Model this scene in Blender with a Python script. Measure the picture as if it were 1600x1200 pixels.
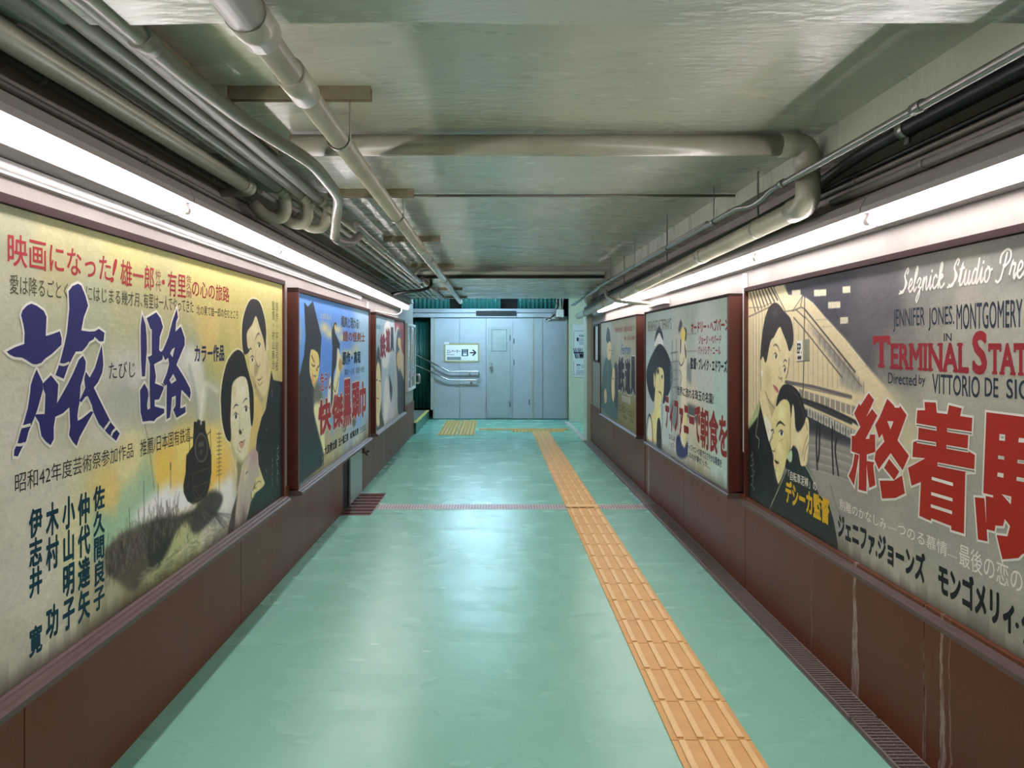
import bpy, bmesh, math, random
import numpy as np
from mathutils import Vector, Matrix
from mathutils.geometry import tessellate_polygon
random.seed(7); RNG = np.random.default_rng(11)
PI = math.pi
for o in list(bpy.data.objects): bpy.data.objects.remove(o)
SC = bpy.context.scene; COL = SC.collection

# ---------------------------------------------------------------- camera, world, light, exposure
F, CX, CY, H = 1163.0, 771.0, 541.0, 1.46          # focal length in px, vanishing point, eye height
cd = bpy.data.cameras.new('camera'); cam = bpy.data.objects.new('camera', cd); COL.objects.link(cam)
cam.location = (0, 0, H); cam.rotation_euler = (PI/2, 0, 0)
cd.sensor_width = 36; cd.lens = F/1600*36; cd.shift_x = (800-CX)/1600; cd.shift_y = -(600-CY)/1600; cd.clip_start = .05
SC.camera = cam
SC.view_settings.view_transform = 'Standard'; SC.view_settings.look = 'None'
SC.view_settings.gamma = 1; SC.view_settings.use_curve_mapping = False
SC.view_settings.exposure = 0.25
w = bpy.data.worlds.new('world'); SC.world = w; w.use_nodes = True
w.node_tree.nodes['Background'].inputs[0].default_value = (.75, .85, 1, 1)
w.node_tree.nodes['Background'].inputs[1].default_value = .05
TUBE_POWER = 34.0
def area(name, loc, rot, sx, sy, power, col):
    l = bpy.data.lights.new(name, 'AREA'); l.shape = 'RECTANGLE'; l.size = sx; l.size_y = sy; l.energy = power; l.color = col
    o = bpy.data.objects.new(name, l); COL.objects.link(o); o.location = loc; o.rotation_euler = rot; return o
area('stairwell_cool_fill', (-3.6, 13.6, 2.9), (0, math.radians(-60), 0), 1.6, 1.6, 30, (.62, .84, 1))  # added cool area light, tints the landing blue from the stair side
area('passage_cool_fill', (3.9, 13.2, 1.9), (0, math.radians(80), 0), 1.6, 1.6, 30, (.62, .84, 1))  # matching added bluish fill from the side passage

# ---------------------------------------------------------------- helpers
def S(r, g, b):
    f = lambda c: c/12.92 if c <= .04045 else ((c+.055)/1.055)**2.4
    return (f(r/255), f(g/255), f(b/255))
ORG = {}
def onX(x, y, X):
    d = X*F/(x-CX); return Vector((X, d, H-(y-CY)*d/F))
def nb(): return bmesh.new()
def box(bm, x0, x1, y0, y1, z0, z1, bev=0, mi=0):
    x0, x1 = sorted((x0, x1)); y0, y1 = sorted((y0, y1)); z0, z1 = sorted((z0, z1))
    v = [bm.verts.new((x, y, z)) for x in (x0, x1) for y in (y0, y1) for z in (z0, z1)]
    fs = [bm.faces.new([v[i] for i in q]) for q in ((0,1,3,2), (4,6,7,5), (0,4,5,1), (2,3,7,6), (0,2,6,4), (1,5,7,3))]
    for f in fs: f.material_index = mi
    if bev:
        es = list({e for f in fs for e in f.edges})
        bmesh.ops.bevel(bm, geom=es, offset=bev, segments=2, affect='EDGES', profile=.5)
    return bm
def prism(bm, pts, axis, a0, a1, mi=0):
    """extrude a 2-D outline along axis 0/1/2; pts give the other two coordinates in order"""
    def mk(p, a):
        c = [p[0], p[1]]; c.insert(axis, a); return bm.verts.new(c)
    A = [mk(p, a0) for p in pts]; B = [mk(p, a1) for p in pts]; n = len(pts)
    fs = [bm.faces.new(A), bm.faces.new(B[::-1])] + [bm.faces.new((A[i], B[i], B[(i+1) % n], A[(i+1) % n])) for i in range(n)]
    for f in fs: f.material_index = mi
    bmesh.ops.recalc_face_normals(bm, faces=fs)
def tube(bm, pts, r, seg=16, caps=True, mi=0):
    pts = [Vector(p) for p in pts]; rs = r if hasattr(r, '__len__') else [r]*len(pts)
    t0 = (pts[1]-pts[0]).normalized(); up = Vector((0, 0, 1)) if abs(t0.z) < .9 else Vector((0, 1, 0))
    n = t0.cross(up).normalized(); rings = []; pt = t0
    for i, p in enumerate(pts):
        t = (pts[min(i+1, len(pts)-1)]-pts[max(i-1, 0)])
        t = t.normalized() if t.length > 1e-9 else pt
        n = (n - t*n.dot(t)).normalized(); b = t.cross(n); pt = t
        rings.append([bm.verts.new(p+(n*math.cos(2*PI*k/seg)+b*math.sin(2*PI*k/seg))*rs[i]) for k in range(seg)])
    for a, b in zip(rings, rings[1:]):
        for k in range(seg):
            f = bm.faces.new((a[k], a[(k+1) % seg], b[(k+1) % seg], b[k])); f.smooth = True; f.material_index = mi
    if caps:
        for rg, s in ((rings[0], 1), (rings[-1], -1)):
            f = bm.faces.new(rg[::-1] if s == 1 else rg); f.material_index = mi
    return bm
def arc(p0, pc, p1, n=8):
    """rounded corner from p0 to p1 about the corner pc"""
    p0, pc, p1 = Vector(p0), Vector(pc), Vector(p1)
    return [p0*(1-t)**2+pc*2*t*(1-t)+p1*t*t for t in [i/n for i in range(n+1)]]
def bend(pts, r):
    pts = [Vector(p) for p in pts]; out = [pts[0]]
    for a, b, c in zip(pts, pts[1:], pts[2:]):
        ra = min(r, (a-b).length*.49); rc = min(r, (c-b).length*.49)
        out += arc(b+(a-b).normalized()*ra, b, b+(c-b).normalized()*rc)
    return out+[pts[-1]]
def sag(p0, p1, s, n=14):
    p0, p1 = Vector(p0), Vector(p1)
    return [p0.lerp(p1, i/n)-Vector((0, 0, s*4*(i/n)*(1-i/n))) for i in range(n+1)]
def org(o): return ORG.get(o.name, Vector((0, 0, 0))) if o else Vector((0, 0, 0))
def obj(name, bm, mats, parent=None, label=None):
    """link a bmesh given in world coordinates as one mesh object under parent"""
    L = org(parent)
    if L.length: bmesh.ops.translate(bm, verts=bm.verts, vec=-L)
    bmesh.ops.recalc_face_normals(bm, faces=bm.faces)
    me = bpy.data.meshes.new(name); bm.to_mesh(me); bm.free()
    for m in (mats if isinstance(mats, (list, tuple)) else [mats]): me.materials.append(m)
    return link(name, me, parent, label)
def link(name, me, parent=None, label=None):
    o = bpy.data.objects.new(name, me); COL.objects.link(o)
    if parent: o.parent = parent; ORG[o.name] = org(parent)
    if label: o['label'] = label
    return o
def tag(o, label, cat, group=None, kind=None):
    o['label'] = label; o['category'] = cat
    if group: o['group'] = group
    if kind: o['kind'] = kind
    return o
def thing(name, loc, label, cat, group=None):
    o = bpy.data.objects.new(name, None); COL.objects.link(o); o.location = loc; o.empty_display_size = .1
    ORG[o.name] = Vector(loc); return tag(o, label, cat, group)
def struct(name, bm, mats, label=None, cat=None, parent=None):
    o = obj(name, bm, mats, parent)
    if not parent: o['kind'] = 'structure'
    if label: o['label'] = label
    if cat: o['category'] = cat
    return o
def dup(root, loc, label, group=None):
    r = root.copy(); COL.objects.link(r); r.location = loc; r['label'] = label
    if group: r['group'] = group
    for ch in list(root.children):
        c = ch.copy(); COL.objects.link(c); c.parent = r
        for g in list(ch.children):
            d = g.copy(); COL.objects.link(d); d.parent = c
    return r
ONES = 'first second third fourth fifth sixth seventh eighth ninth tenth eleventh twelfth thirteenth fourteenth fifteenth sixteenth seventeenth eighteenth nineteenth'.split()
def ordinal(n):
    if n <= 19: return ONES[n-1]
    tens = {2: ('twentieth', 'twenty'), 3: ('thirtieth', 'thirty'), 4: ('fortieth', 'forty')}[n//10]
    return tens[0] if n % 10 == 0 else tens[1]+'-'+ONES[n % 10-1]

# ---------------------------------------------------------------- materials
def mat(name, col, rough=.5, var=.0, vscale=4., metal=0, bump=0, bscale=40., col2=None, stretch=(1, 1, 1), rvar=0, spec=.5, detail=5, coat=0):
    m = bpy.data.materials.new(name); m.use_nodes = True; t = m.node_tree; N = t.nodes; L = t.links
    b = N['Principled BSDF']; b.inputs['Base Color'].default_value = (*col, 1); b.inputs['Roughness'].default_value = rough
    b.inputs['Metallic'].default_value = metal; b.inputs['Specular IOR Level'].default_value = spec
    if coat: b.inputs['Coat Weight'].default_value = coat; b.inputs['Coat Roughness'].default_value = .15
    tc = N.new('ShaderNodeTexCoord'); mp = N.new('ShaderNodeMapping'); mp.inputs['Scale'].default_value = stretch
    L.new(tc.outputs['Object'], mp.inputs[0])
    m['mp'] = mp.name
    if var or col2 or rvar:
        n = N.new('ShaderNodeTexNoise'); n.inputs['Scale'].default_value = vscale; n.inputs['Detail'].default_value = detail; n.inputs['Roughness'].default_value = .6
        L.new(mp.outputs[0], n.inputs['Vector'])
        if var or col2:
            r = N.new('ShaderNodeValToRGB'); L.new(n.outputs[0], r.inputs[0])
            c2 = col2 or tuple(c*(1-var) for c in col)
            r.color_ramp.elements[0].position = .22; r.color_ramp.elements[1].position = .78
            r.color_ramp.elements[0].color = (*c2, 1); r.color_ramp.elements[1].color = (*col, 1)
            L.new(r.outputs[0], b.inputs['Base Color']); m['ramp'] = r.name
        if rvar:
            q = N.new('ShaderNodeMapRange'); q.inputs[3].default_value = rough-rvar; q.inputs[4].default_value = rough+rvar
            q.inputs[1].default_value = .3; q.inputs[2].default_value = .7
            L.new(n.outputs[0], q.inputs[0]); L.new(q.outputs[0], b.inputs['Roughness'])
    if bump:
        n2 = N.new('ShaderNodeTexNoise'); n2.inputs['Scale'].default_value = bscale; n2.inputs['Detail'].default_value = 4
        L.new(mp.outputs[0], n2.inputs['Vector'])
        bp = N.new('ShaderNodeBump'); bp.inputs['Strength'].default_value = bump; bp.inputs['Distance'].default_value = .02
        L.new(n2.outputs[0], bp.inputs['Height']); L.new(bp.outputs[0], b.inputs['Normal'])
    return m
def mixin(m, fac_socket, col):
    """lay another paint colour over the base colour where fac is 1"""
    t = m.node_tree; b = t.nodes['Principled BSDF']; mx = t.nodes.new('ShaderNodeMix'); mx.data_type = 'RGBA'
    s = b.inputs['Base Color']
    if s.is_linked: t.links.new(s.links[0].from_socket, mx.inputs[6])
    else: mx.inputs[6].default_value = s.default_value
    mx.inputs[7].default_value = (*col, 1); t.links.new(fac_socket, mx.inputs[0]); t.links.new(mx.outputs[2], s)
def math_(m, op, a, b=None, c=None, clamp=False):
    n = m.node_tree.nodes.new('ShaderNodeMath'); n.operation = op; n.use_clamp = clamp
    for i, v in enumerate((a, b, c)):
        if v is None: continue
        if isinstance(v, (int, float)): n.inputs[i].default_value = v
        else: m.node_tree.links.new(v, n.inputs[i])
    return n.outputs[0]
def coords(m):
    N = m.node_tree.nodes; tc = N.new('ShaderNodeTexCoord'); sp = N.new('ShaderNodeSeparateXYZ'); m.node_tree.links.new(tc.outputs['Object'], sp.inputs[0]); return sp.outputs, tc
def noise(m, scale, stretch=(1, 1, 1), detail=4):
    t = m.node_tree; tc = t.nodes.new('ShaderNodeTexCoord'); mp = t.nodes.new('ShaderNodeMapping'); mp.inputs['Scale'].default_value = stretch
    n = t.nodes.new('ShaderNodeTexNoise'); n.inputs['Scale'].default_value = scale; n.inputs['Detail'].default_value = detail
    t.links.new(tc.outputs['Object'], mp.inputs[0]); t.links.new(mp.outputs[0], n.inputs['Vector']); return n.outputs[0]
def band(m, v, lo, hi, a=0., b=1.):
    n = m.node_tree.nodes.new('ShaderNodeMapRange'); n.interpolation_type = 'SMOOTHSTEP'
    for i, x in enumerate((lo, hi, a, b)): n.inputs[i+1].default_value = x
    m.node_tree.links.new(v, n.inputs[0]); return n.outputs[0]

M = {}
M['ceil'] = mat('ceiling_gloss_paint', S(184, 186, 168), .28, .1, 1.2, bump=.22, bscale=9, stretch=(1, 3.2, 1), rvar=.06)
M['ceilbeam'] = mat('beam_gloss_paint', S(188, 192, 178), .26, .12, 1.5, bump=.25, bscale=10, stretch=(1, 3, 3), rvar=.05)
M['wall'] = mat('cream_wall_paint', S(148, 142, 134), .6, .14, 2.2, bump=.12, bscale=22, col2=S(136, 128, 120))
M['dado'] = mat('brown_panel_paint', S(106, 57, 36), .42, .1, 1.2, bump=.04, bscale=30, stretch=(1, 5, .6), rvar=.03, detail=2, spec=.25)
M['pilaster'] = mat('pale_green_paint', S(202, 208, 188), .4, .1, 3, bump=.06)
M['floor'] = mat('mint_floor_coating', S(140, 202, 180), .27, .1, 1.1, bump=.07, bscale=260, col2=S(133, 194, 173), rvar=.02, detail=2)
M['tactile'] = mat('yellow_tactile_rubber', S(228, 182, 108), .5, .12, 14, bump=.08, bscale=120, col2=S(214, 160, 98))
M['rib'] = mat('rib_highlight_rubber', S(244, 204, 136), .42, .1, 14)  # lighter tone paints the raised highlight on the ribs; also colours the cap
M['tactile2'] = mat('faded_tactile_rubber', S(206, 178, 110), .55, .18, 14, bump=.08, bscale=120)
M['wood'] = mat('red_brown_frame_wood', S(92, 44, 32), .38, .35, 6, stretch=(3, 3, .6), bump=.05, bscale=40)
M['headrail'] = mat('dark_head_rail_wood', S(50, 30, 26), .65, .2, 6, stretch=(4, .6, 4), spec=.15)
M['moulding'] = mat('varnished_ledge_wood', S(98, 76, 70), .45, .3, 6, stretch=(4, .6, 4))
M['pipe'] = mat('cream_pipe_paint', S(172, 170, 152), .3, .14, 5, bump=.04, bscale=30, col2=S(150, 146, 126))
M['pipe2'] = mat('grey_pipe_paint', S(150, 148, 136), .34, .2, 5, bump=.04, bscale=30)
M['pipedark'] = mat('dingy_conduit_paint', S(112, 108, 100), .4, .2, 6)
M['galv'] = mat('galvanised_steel', S(150, 150, 146), .32, .12, 12, metal=.85)
M['chrome'] = mat('stainless_tube', S(190, 192, 194), .2, 0, metal=1)
M['bracket'] = mat('rusty_painted_channel', S(134, 128, 104), .5, .3, 14, col2=S(110, 94, 66))
M['black'] = mat('black_rubber', S(15, 15, 17), .45)
M['dark'] = mat('dark_void_paint', S(12, 12, 14), .7)  # near-black: black parts, and painted shade in gaps and recesses
M['white'] = mat('white_fixture_enamel', S(226, 224, 220), .35)
M['batten'] = mat('grey_batten_enamel', S(150, 142, 140), .45)
M['socket'] = mat('grey_lampholder', S(222, 216, 214), .4)
M['endwall'] = mat('white_partition_paint', S(174, 180, 190), .4, .07, 2.5, col2=S(160, 166, 170), bump=.03, bscale=20)
M['doorpaint'] = mat('grey_door_paint', S(166, 176, 178), .4, .1, 5, col2=S(148, 156, 154))
M['batten2'] = mat('aged_cream_batten', S(176, 168, 140), .5, .2, 8)
M['seam'] = mat('grey_seam_paint', S(104, 112, 118), .6)  # grey backing in the partition seams, also hatch trim and hinges
M['corr'] = mat('green_corrugated_sheet', S(38, 100, 90), .35, .3, 8, stretch=(1, 1, .3), bump=.05)
M['corrlight'] = mat('translucent_green_sheet', S(60, 128, 122), .25, .35, 12, stretch=(3, 1, .4))
M['step'] = mat('grey_stair_nosing', S(120, 124, 122), .5, .15, 6)
M['yellow'] = mat('yellow_nosing', S(214, 206, 110), .5)
M['steelsheet'] = mat('dull_steel_sheet', S(150, 162, 160), .38, .12, 4, metal=.25)
M['grate'] = mat('grey_grating_steel', S(150, 136, 130), .42, .25, 18, metal=.2)
M['concrete'] = mat('drain_kerb_concrete', S(126, 118, 112), .6, .2, 9, bump=.1)
M['joint'] = mat('floor_joint_metal', S(206, 200, 198), .4, .15, 30)
M['jointgap'] = mat('floor_joint_groove', S(150, 128, 130), .5)
M['paper'] = mat('white_paper', S(216, 222, 226), .55)
M['ink'] = mat('dark_ink', S(28, 34, 60), .5)
M['acrylic'] = mat('pale_sign_plate', S(230, 230, 226), .35)
M['tape'] = mat('yellowed_tape', S(176, 166, 122), .5, .3, 30)
m = bpy.data.materials.new('lit_fluorescent_tube'); m.use_nodes = True; b = m.node_tree.nodes['Principled BSDF']
b.inputs['Base Color'].default_value = (.9, .9, .9, 1); b.inputs['Emission Color'].default_value = (1, .925, .95, 1); b.inputs['Emission Strength'].default_value = TUBE_POWER
M['tube'] = m
m = bpy.data.materials.new('lit_cool_tube'); m.use_nodes = True; b = m.node_tree.nodes['Principled BSDF']
b.inputs['Emission Color'].default_value = (.48, .77, 1, 1); b.inputs['Emission Strength'].default_value = 150
M['cooltube'] = m
# white water streaks down the brown panels of the drain side, old stains on the cream walls and the ceiling
m = M['dado']; (x_, y_, z_), _ = coords(m)
wob = math_(m, 'MULTIPLY', math_(m, 'SUBTRACT', noise(m, 9, (1, .6, 1)), .5), .05)
yw = math_(m, 'ADD', y_, wob); side = band(m, x_, 1.2, 1.3); tot = None
zlow = band(m, z_, .5, .0, .35, 1.)
for yy, hw, s in ((3.10, .022, .75), (2.60, .006, .5), (2.50, .012, .7), (2.455, .004, .4), (3.52, .003, .35), (7.22, .03, .8), (5.3, .004, .15)):
    dd = math_(m, 'ABSOLUTE', math_(m, 'SUBTRACT', yw, yy))
    lim = math_(m, 'MULTIPLY', zlow, hw*1.5)
    q = math_(m, 'MULTIPLY', math_(m, 'LESS_THAN', dd, lim), s)
    tot = q if tot is None else math_(m, 'MAXIMUM', tot, q)
gr = band(m, noise(m, 30, (1, 3, .5)), .35, .65, .3, 1)
mixin(m, math_(m, 'MULTIPLY', math_(m, 'MULTIPLY', tot, gr), side), S(182, 164, 154))
m = M['wall']; st = band(m, noise(m, 3.2, (1, 1.4, .5), 6), .56, .72)
mixin(m, math_(m, 'MULTIPLY', st, .22), S(140, 108, 86))
st = band(m, noise(m, 16, (1, 1, .05), 3), .66, .74); mixin(m, math_(m, 'MULTIPLY', st, .3), S(150, 120, 92))
m = M['ceil']; st = band(m, noise(m, 1.1, (1, 1, 1), 6), .55, .75)
mixin(m, math_(m, 'MULTIPLY', st, .35), S(122, 116, 92))

# the floor coating was rolled on in broad strokes across the corridor: shallow ripples break up what it mirrors
m = M['floor']; t_ = m.node_tree; b_ = t_.nodes['Principled BSDF']; old = b_.inputs['Normal'].links[0].from_socket
bp_ = t_.nodes.new('ShaderNodeBump'); bp_.inputs['Strength'].default_value = .10; bp_.inputs['Distance'].default_value = .02
t_.links.new(noise(m, 7, (.45, 1.6, 1), 3), bp_.inputs['Height']); t_.links.new(old, bp_.inputs['Normal']); t_.links.new(bp_.outputs[0], b_.inputs['Normal'])
gr2 = band(m, noise(m, 3.2, (.6, 1.3, 1), 2), .2, .8, .20, .31); t_.links.new(gr2, b_.inputs['Roughness'])
sc_ = band(m, noise(m, 26, (1, 1, 1), 5), .70, .76); mixin(m, math_(m, 'MULTIPLY', sc_, .18), S(84, 120, 110))

# ---------------------------------------------------------------- the setting
YN, YE = -4.0, 12.2                                # corridor from behind the viewer to the landing
XL, XR = -1.335, 1.53
bm = nb(); box(bm, -5, 5, YN, 15.6, -.1, 0); struct('floor', bm, M['floor'], 'mint green coated floor of the underpass', 'floor')
# left wall: brown panels below, cream above
bm = nb(); box(bm, XL-.2, XL, YN, 12.35, 0, 2.6); struct('wall_left', bm, M['wall'], 'cream painted wall carrying three billboards', 'wall')
def dado(name, x0, x1, spans, label):
    bm = nb()
    for a, b in spans: box(bm, x0, x1, a+.002, b-.002, 0.0, .56, .002)
    return struct(name, bm, M['dado'], label, 'wall panelling')
dado('trim_1', XL, XL+.012, [(-4, .3), (.3, 2.1), (2.1, 3.9), (3.9, 6.55), (7.42, 9.2), (9.2, 10.9), (10.9, 12.35)], 'dark brown panelling under the steam train billboard side')
dado('trim_2', XR, 1.505, [(-4, .9), (.9, 2.6), (2.6, 4.45), (4.45, 5.9), (5.9, 7.38), (7.40, 9.3), (9.3, 11.5)], 'dark brown panelling above the floor drain, streaked white')
bm = nb(); box(bm, XR, XR+.2, YN, 11.95, 0, 2.6); struct('wall_right', bm, M['wall'], 'cream painted wall over the floor drain', 'wall')
bm = nb(); box(bm, 1.45, XR+.2, 11.55, 11.97, 0, 2.6); struct('trim_3', bm, M['pilaster'], 'pale green pier where the drain side wall ends', 'pier')
bm = nb(); box(bm, -1.6, 1.8, YN-.1, YN, 0, 2.6); struct('wall_back', bm, M['wall'])
# ceiling bays
def slab(bm, y0, y1, z, X0=-1.6, X1=1.8, top=2.75): box(bm, X0, X1, y0, y1, z, top)
bm = nb(); slab(bm, YN, .9, 2.37); slab(bm, 1.86, 3.42, 2.37); slab(bm, 4.32, 8.72, 2.39); slab(bm, 8.86, 12.35, 2.25)
struct('ceiling', bm, M['ceil'], 'low glossy cream painted ceiling', 'ceiling')
bm = nb()
def beam(y0, y1, z, wob=.006):
    n = 60; A = []
    for i in range(n+1):
        x = -1.6+3.4*i/n; k = wob*(math.sin(x*5.1)+.6*math.sin(x*13+1)); A.append((x, k))
    for (xa, ka), (xb, kb) in zip(A, A[1:]):
        v = [bm.verts.new(p) for p in ((xa, y0, z), (xb, y0, z), (xb, y1+kb, z), (xa, y1+ka, z), (xa, y1+ka+.01, z+.02), (xb, y1+kb+.01, z+.02), (xb, y1+.02, 2.6), (xa, y1+.02, 2.6), (xa, y0, 2.6), (xb, y0, 2.6))]
        for q in ((0, 1, 2, 3), (3, 2, 5, 4), (4, 5, 6, 7), (0, 8, 9, 1)): bm.faces.new([v[i] for i in q])
    bmesh.ops.remove_doubles(bm, verts=bm.verts, dist=1e-5)
beam(.9, 1.85, 2.262); struct('ceiling_beam', bm, M['ceilbeam'], 'nearest glossy beam crossing the ceiling', 'beam')
bm = nb(); beam(3.42, 4.30, 2.345, .002); struct('ceiling_beam', bm, M['ceilbeam'], 'shallow ceiling beam just behind the crosswise pipe', 'beam')
bm = nb(); box(bm, -1.6, 1.8, 8.72, 8.86, 2.25, 2.6); box(bm, -.95, 1.3, 8.66, 8.72, 2.30, 2.335, .004)
struct('ceiling_beam', bm, M['ceilbeam'], 'far lintel with a steel rail crossing the ceiling', 'beam')
bm = nb(); box(bm, -.95, 1.3, 8.70, 8.725, 2.255, 2.29); struct('trim_6', bm, M['dark'])
bm = nb(); box(bm, 1.40, XR, YN, 8.72, 2.264, 2.40); struct('ceiling_cove', bm, M['ceil'], 'painted haunch along the ceiling over the drain wall', 'haunch')
# landing: end partition, corrugated sheets, stair, side passage
ZD = 14.9; k = ZD/F
px = lambda x: (x-CX)*k
pz = lambda y: H-(y-CY)*k
seams = [676, 718, 759.5, 801, 833, 848, 888]
bm = nb()
for a, b in zip(seams, seams[1:]): box(bm, px(a)+.004, px(b)-.004, ZD, ZD+.05, .01, pz(494), .003)
box(bm, px(676), px(888), ZD+.02, ZD+.1, .01, pz(494), mi=1)
box(bm, px(831.5), px(834), ZD-.012, ZD+.02, .01, pz(497), .004, mi=2)
box(bm, px(677), px(679.5), ZD-.02, ZD+.02, .01, pz(497), .004, mi=2); box(bm, px(884), px(888), ZD-.03, ZD+.02, .01, pz(497), .004, mi=2); box(bm, px(801), px(802.5), ZD-.006, ZD+.02, .01, pz(497), .002)
struct('wall_end', bm, [M['endwall'], M['seam'], M['batten2']], 'white panelled partition closing the corridor', 'partition')
bm = nb(); box(bm, px(648)-.5, px(880), ZD-.06, ZD+.06, pz(496), pz(489.5), .004); box(bm, px(648)-.5, px(880), ZD-.03, ZD+.06, pz(488.5), pz(482.5), .004)
box(bm, px(673), px(677), ZD-.03, ZD+.04, .19, pz(496), .004)
struct('trim_4', bm, M['endwall'], 'white double rail along the top of the partition', 'rail')
bm = nb(); box(bm, -5, 5, 15.45, 15.6, 0, 3.4); struct('wall_beyond', bm, M['dark'])  # near-black wall puts the darkness of the openings into its colour
def corrugated(name, x0, x1, z0, z1, m, y=15.12, p=.085):
    bm = nb(); n = max(4, int((x1-x0)/p*8)); prev = None
    for i in range(n+1):
        x = x0+(x1-x0)*i/n; yy = y+.018*math.cos(2*PI*x/p)
        c = [bm.verts.new((x, yy, z0)), bm.verts.new((x, yy, z1)), bm.verts.new((x, yy+.004, z1)), bm.verts.new((x, yy+.004, z0))]
        if prev:
            for q in range(4):
                f = bm.faces.new((prev[q], prev[(q+1) % 4], c[(q+1) % 4], c[q])); f.smooth = q in (0, 2)
        prev = c
    o = obj(name, bm, m); return o
k2 = 15.12/F; p2 = lambda x: (x-CX)*k2
tag(corrugated('corrugated_sheet', -2.9, p2(675.5), .2, 2.2, M['corr']), 'dark green corrugated sheet behind the stair handrails', 'corrugated sheet')
for a, b, la in ((640, 703, 'green corrugated strip over the rail, at the stair end'), (721.5, 782, 'green corrugated strip over the rail between the two dark gaps'), (808, 879, 'green corrugated strip over the rail, beside the cable bundle')):
    tag(corrugated('corrugated_sheet', p2(a), p2(b), 2.215, 2.56, M['corrlight'], y=15.0), la, 'corrugated sheet', 'green strips above the partition rail')
bm = nb(); box(bm, -5, 5, 12.35, 15.6, 2.56, 2.7); struct('ceiling_landing', bm, M['ceil'])
bm = nb(); box(bm, -5, -4.9, 12, 15.6, 0, 2.7); box(bm, -5, XL-.2, 12.15, 12.35, 0, 2.7); box(bm, 4.9, 5, 11.7, 15.6, 0, 2.7); box(bm, XR+.2, 5, 11.7, 11.97, 0, 2.7); struct('wall_landing', bm, M['pilaster'])
KP = 14.4/F
bm = nb(); box(bm, (890-CX)*KP, 4.9, 14.4, 14.6, 0, 2.7); struct('wall_passage', bm, M['pilaster'], 'pale green wall of the side passage', 'wall')
bm = nb(); box(bm, 1.488, 1.53, 14.6, 15.4, 0, 2.7); struct('trim_5', bm, M['dark'])
for i in range(6):
    x1 = -1.285-i*.30; x0 = x1-.30
    s = thing('stair_step', (x1-.15, 13.6, 0), ordinal(i+1)+' step of the side stair, counted from the corridor floor', 'stair step', 'steps of the side stair')
    bm = nb(); box(bm, x0, x1, 12.36, 14.88, 0, .18*(i+1)); obj('tread', bm, M['corr'] if i == 0 else M['step'], s)
    bm = nb(); box(bm, x0, x1-.004, 12.38, 14.86, .18*(i+1), .18*(i+1)+.004); obj('tread_cover', bm, M['step'], s)
    bm = nb(); box(bm, x1-.05, x1+.004, 12.4, 14.84, .18*(i+1)-.006, .18*(i+1)+.008, .002); obj('nosing', bm, M['yellow'], s)
    if i: s['kind'] = 'structure'
bm = nb(); box(bm, -3.6, -3.085, 12.36, 14.88, 0, 1.08); struct('floor_landing', bm, M['step'])
# door in the partition
DX = [px(762), px(797.5)]; d = thing('door_1', (px(780), ZD-.02, 0), 'narrow white service door in the partition', 'door'); d['kind'] = 'structure'
bm = nb(); box(bm, DX[0], DX[1], ZD-.02, ZD+.004, .03, pz(511), .004); obj('door_leaf', bm, M['doorpaint'], d)
bm = nb(); fr = .012
for (a, b, c, e) in ((px(768), px(792), pz(549), pz(548)), (px(768), px(792), pz(515.5), pz(514.5)), (px(768), px(768.8), pz(549), pz(515)), (px(791.2), px(792), pz(549), pz(515))): box(bm, a, b, ZD-.028, ZD-.018, c, e, .001)
obj('hatch_trim', bm, M['seam'], d)
bm = nb(); tube(bm, [(px(767.7), ZD-.02, pz(575)), (px(767.7), ZD-.06, pz(575))], .025, 16); tube(bm, [(px(767.7), ZD-.06, pz(575)), (px(767.7), ZD-.075, pz(575))], .035, 16); obj('door_knob', bm, M['pipedark'], d)
bm = nb(); tube(bm, [(px(767.7), ZD-.02, pz(568.5)), (px(767.7), ZD-.035, pz(568.5))], .02, 12); obj('lock', bm, M['galv'], d)
for yy in (528, 631): bm = nb(); tube(bm, [(px(796.8), ZD-.028, pz(yy+4)), (px(796.8), ZD-.028, pz(yy-4))], .012, 8); obj('hinge', bm, M['seam'], d)
for yy in (533, 566, 628): bm = nb(); tube(bm, [(px(827 if yy == 628 else 803), ZD-.008, pz(yy+4)), (px(827 if yy == 628 else 803), ZD-.008, pz(yy-4))], .012, 8); tag(obj('hinge', bm, M['seam']), {533: 'upper steel hinge beside the service door', 566: 'middle steel hinge beside the service door', 628: 'low steel hinge right of the service door'}[yy], 'hinge')
# floor details
bm = nb(); y0, y1 = 6.66, 6.86; box(bm, -1.05, 1.385, y0, y1, 0, .003)
n = 95
for i in range(n):
    x = -1.05+2.435*i/n; box(bm, x+.004, x+.016, y0+.03, y1-.03, .003, .006, mi=1)
tag(obj('floor_joint_cover', bm, [M['joint'], M['jointgap']]), 'pale toothed metal joint strip running across the floor', 'floor joint')
XT0, XT1 = .655, .955
def ribbed(kind='bars'):
    bm = nb(); box(bm, -.148, .148, -.1478, .1478, .0, .006, .0015)
    if kind == 'bars':
        for x in (-.1125, -.0375, .0375, .1125): box(bm, x-.012, x+.012, -.139, .139, .005, .0125, 0, 1)
    else:
        for i in range(5):
            for j in range(5):
                tube(bm, [(-.12+.06*i, -.12+.06*j, .006), (-.12+.06*i, -.12+.06*j, .0105)], [.013, .008], 8)
    return bm
t0 = obj('tactile_tile', ribbed(), [M['tactile'], M['rib']]); dots = obj('warning_tile', ribbed('dots'), M['tactile2']); first = [True, True]
G1 = 'ribbed tiles of the long guide strip'
yb = 2.449; n = 0
while yb < 12.6:
    n += 1; o = t0 if n == 1 else t0.copy()
    if n > 1: COL.objects.link(o)
    o.location = ((XT0+XT1)/2, yb+.15, 0); tag(o, 'ochre tactile tile with four ribs, %s from the near end of the long strip' % ordinal(n), 'tactile tile', G1); yb += .3
G2 = 'warning tiles by the partition'
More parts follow.
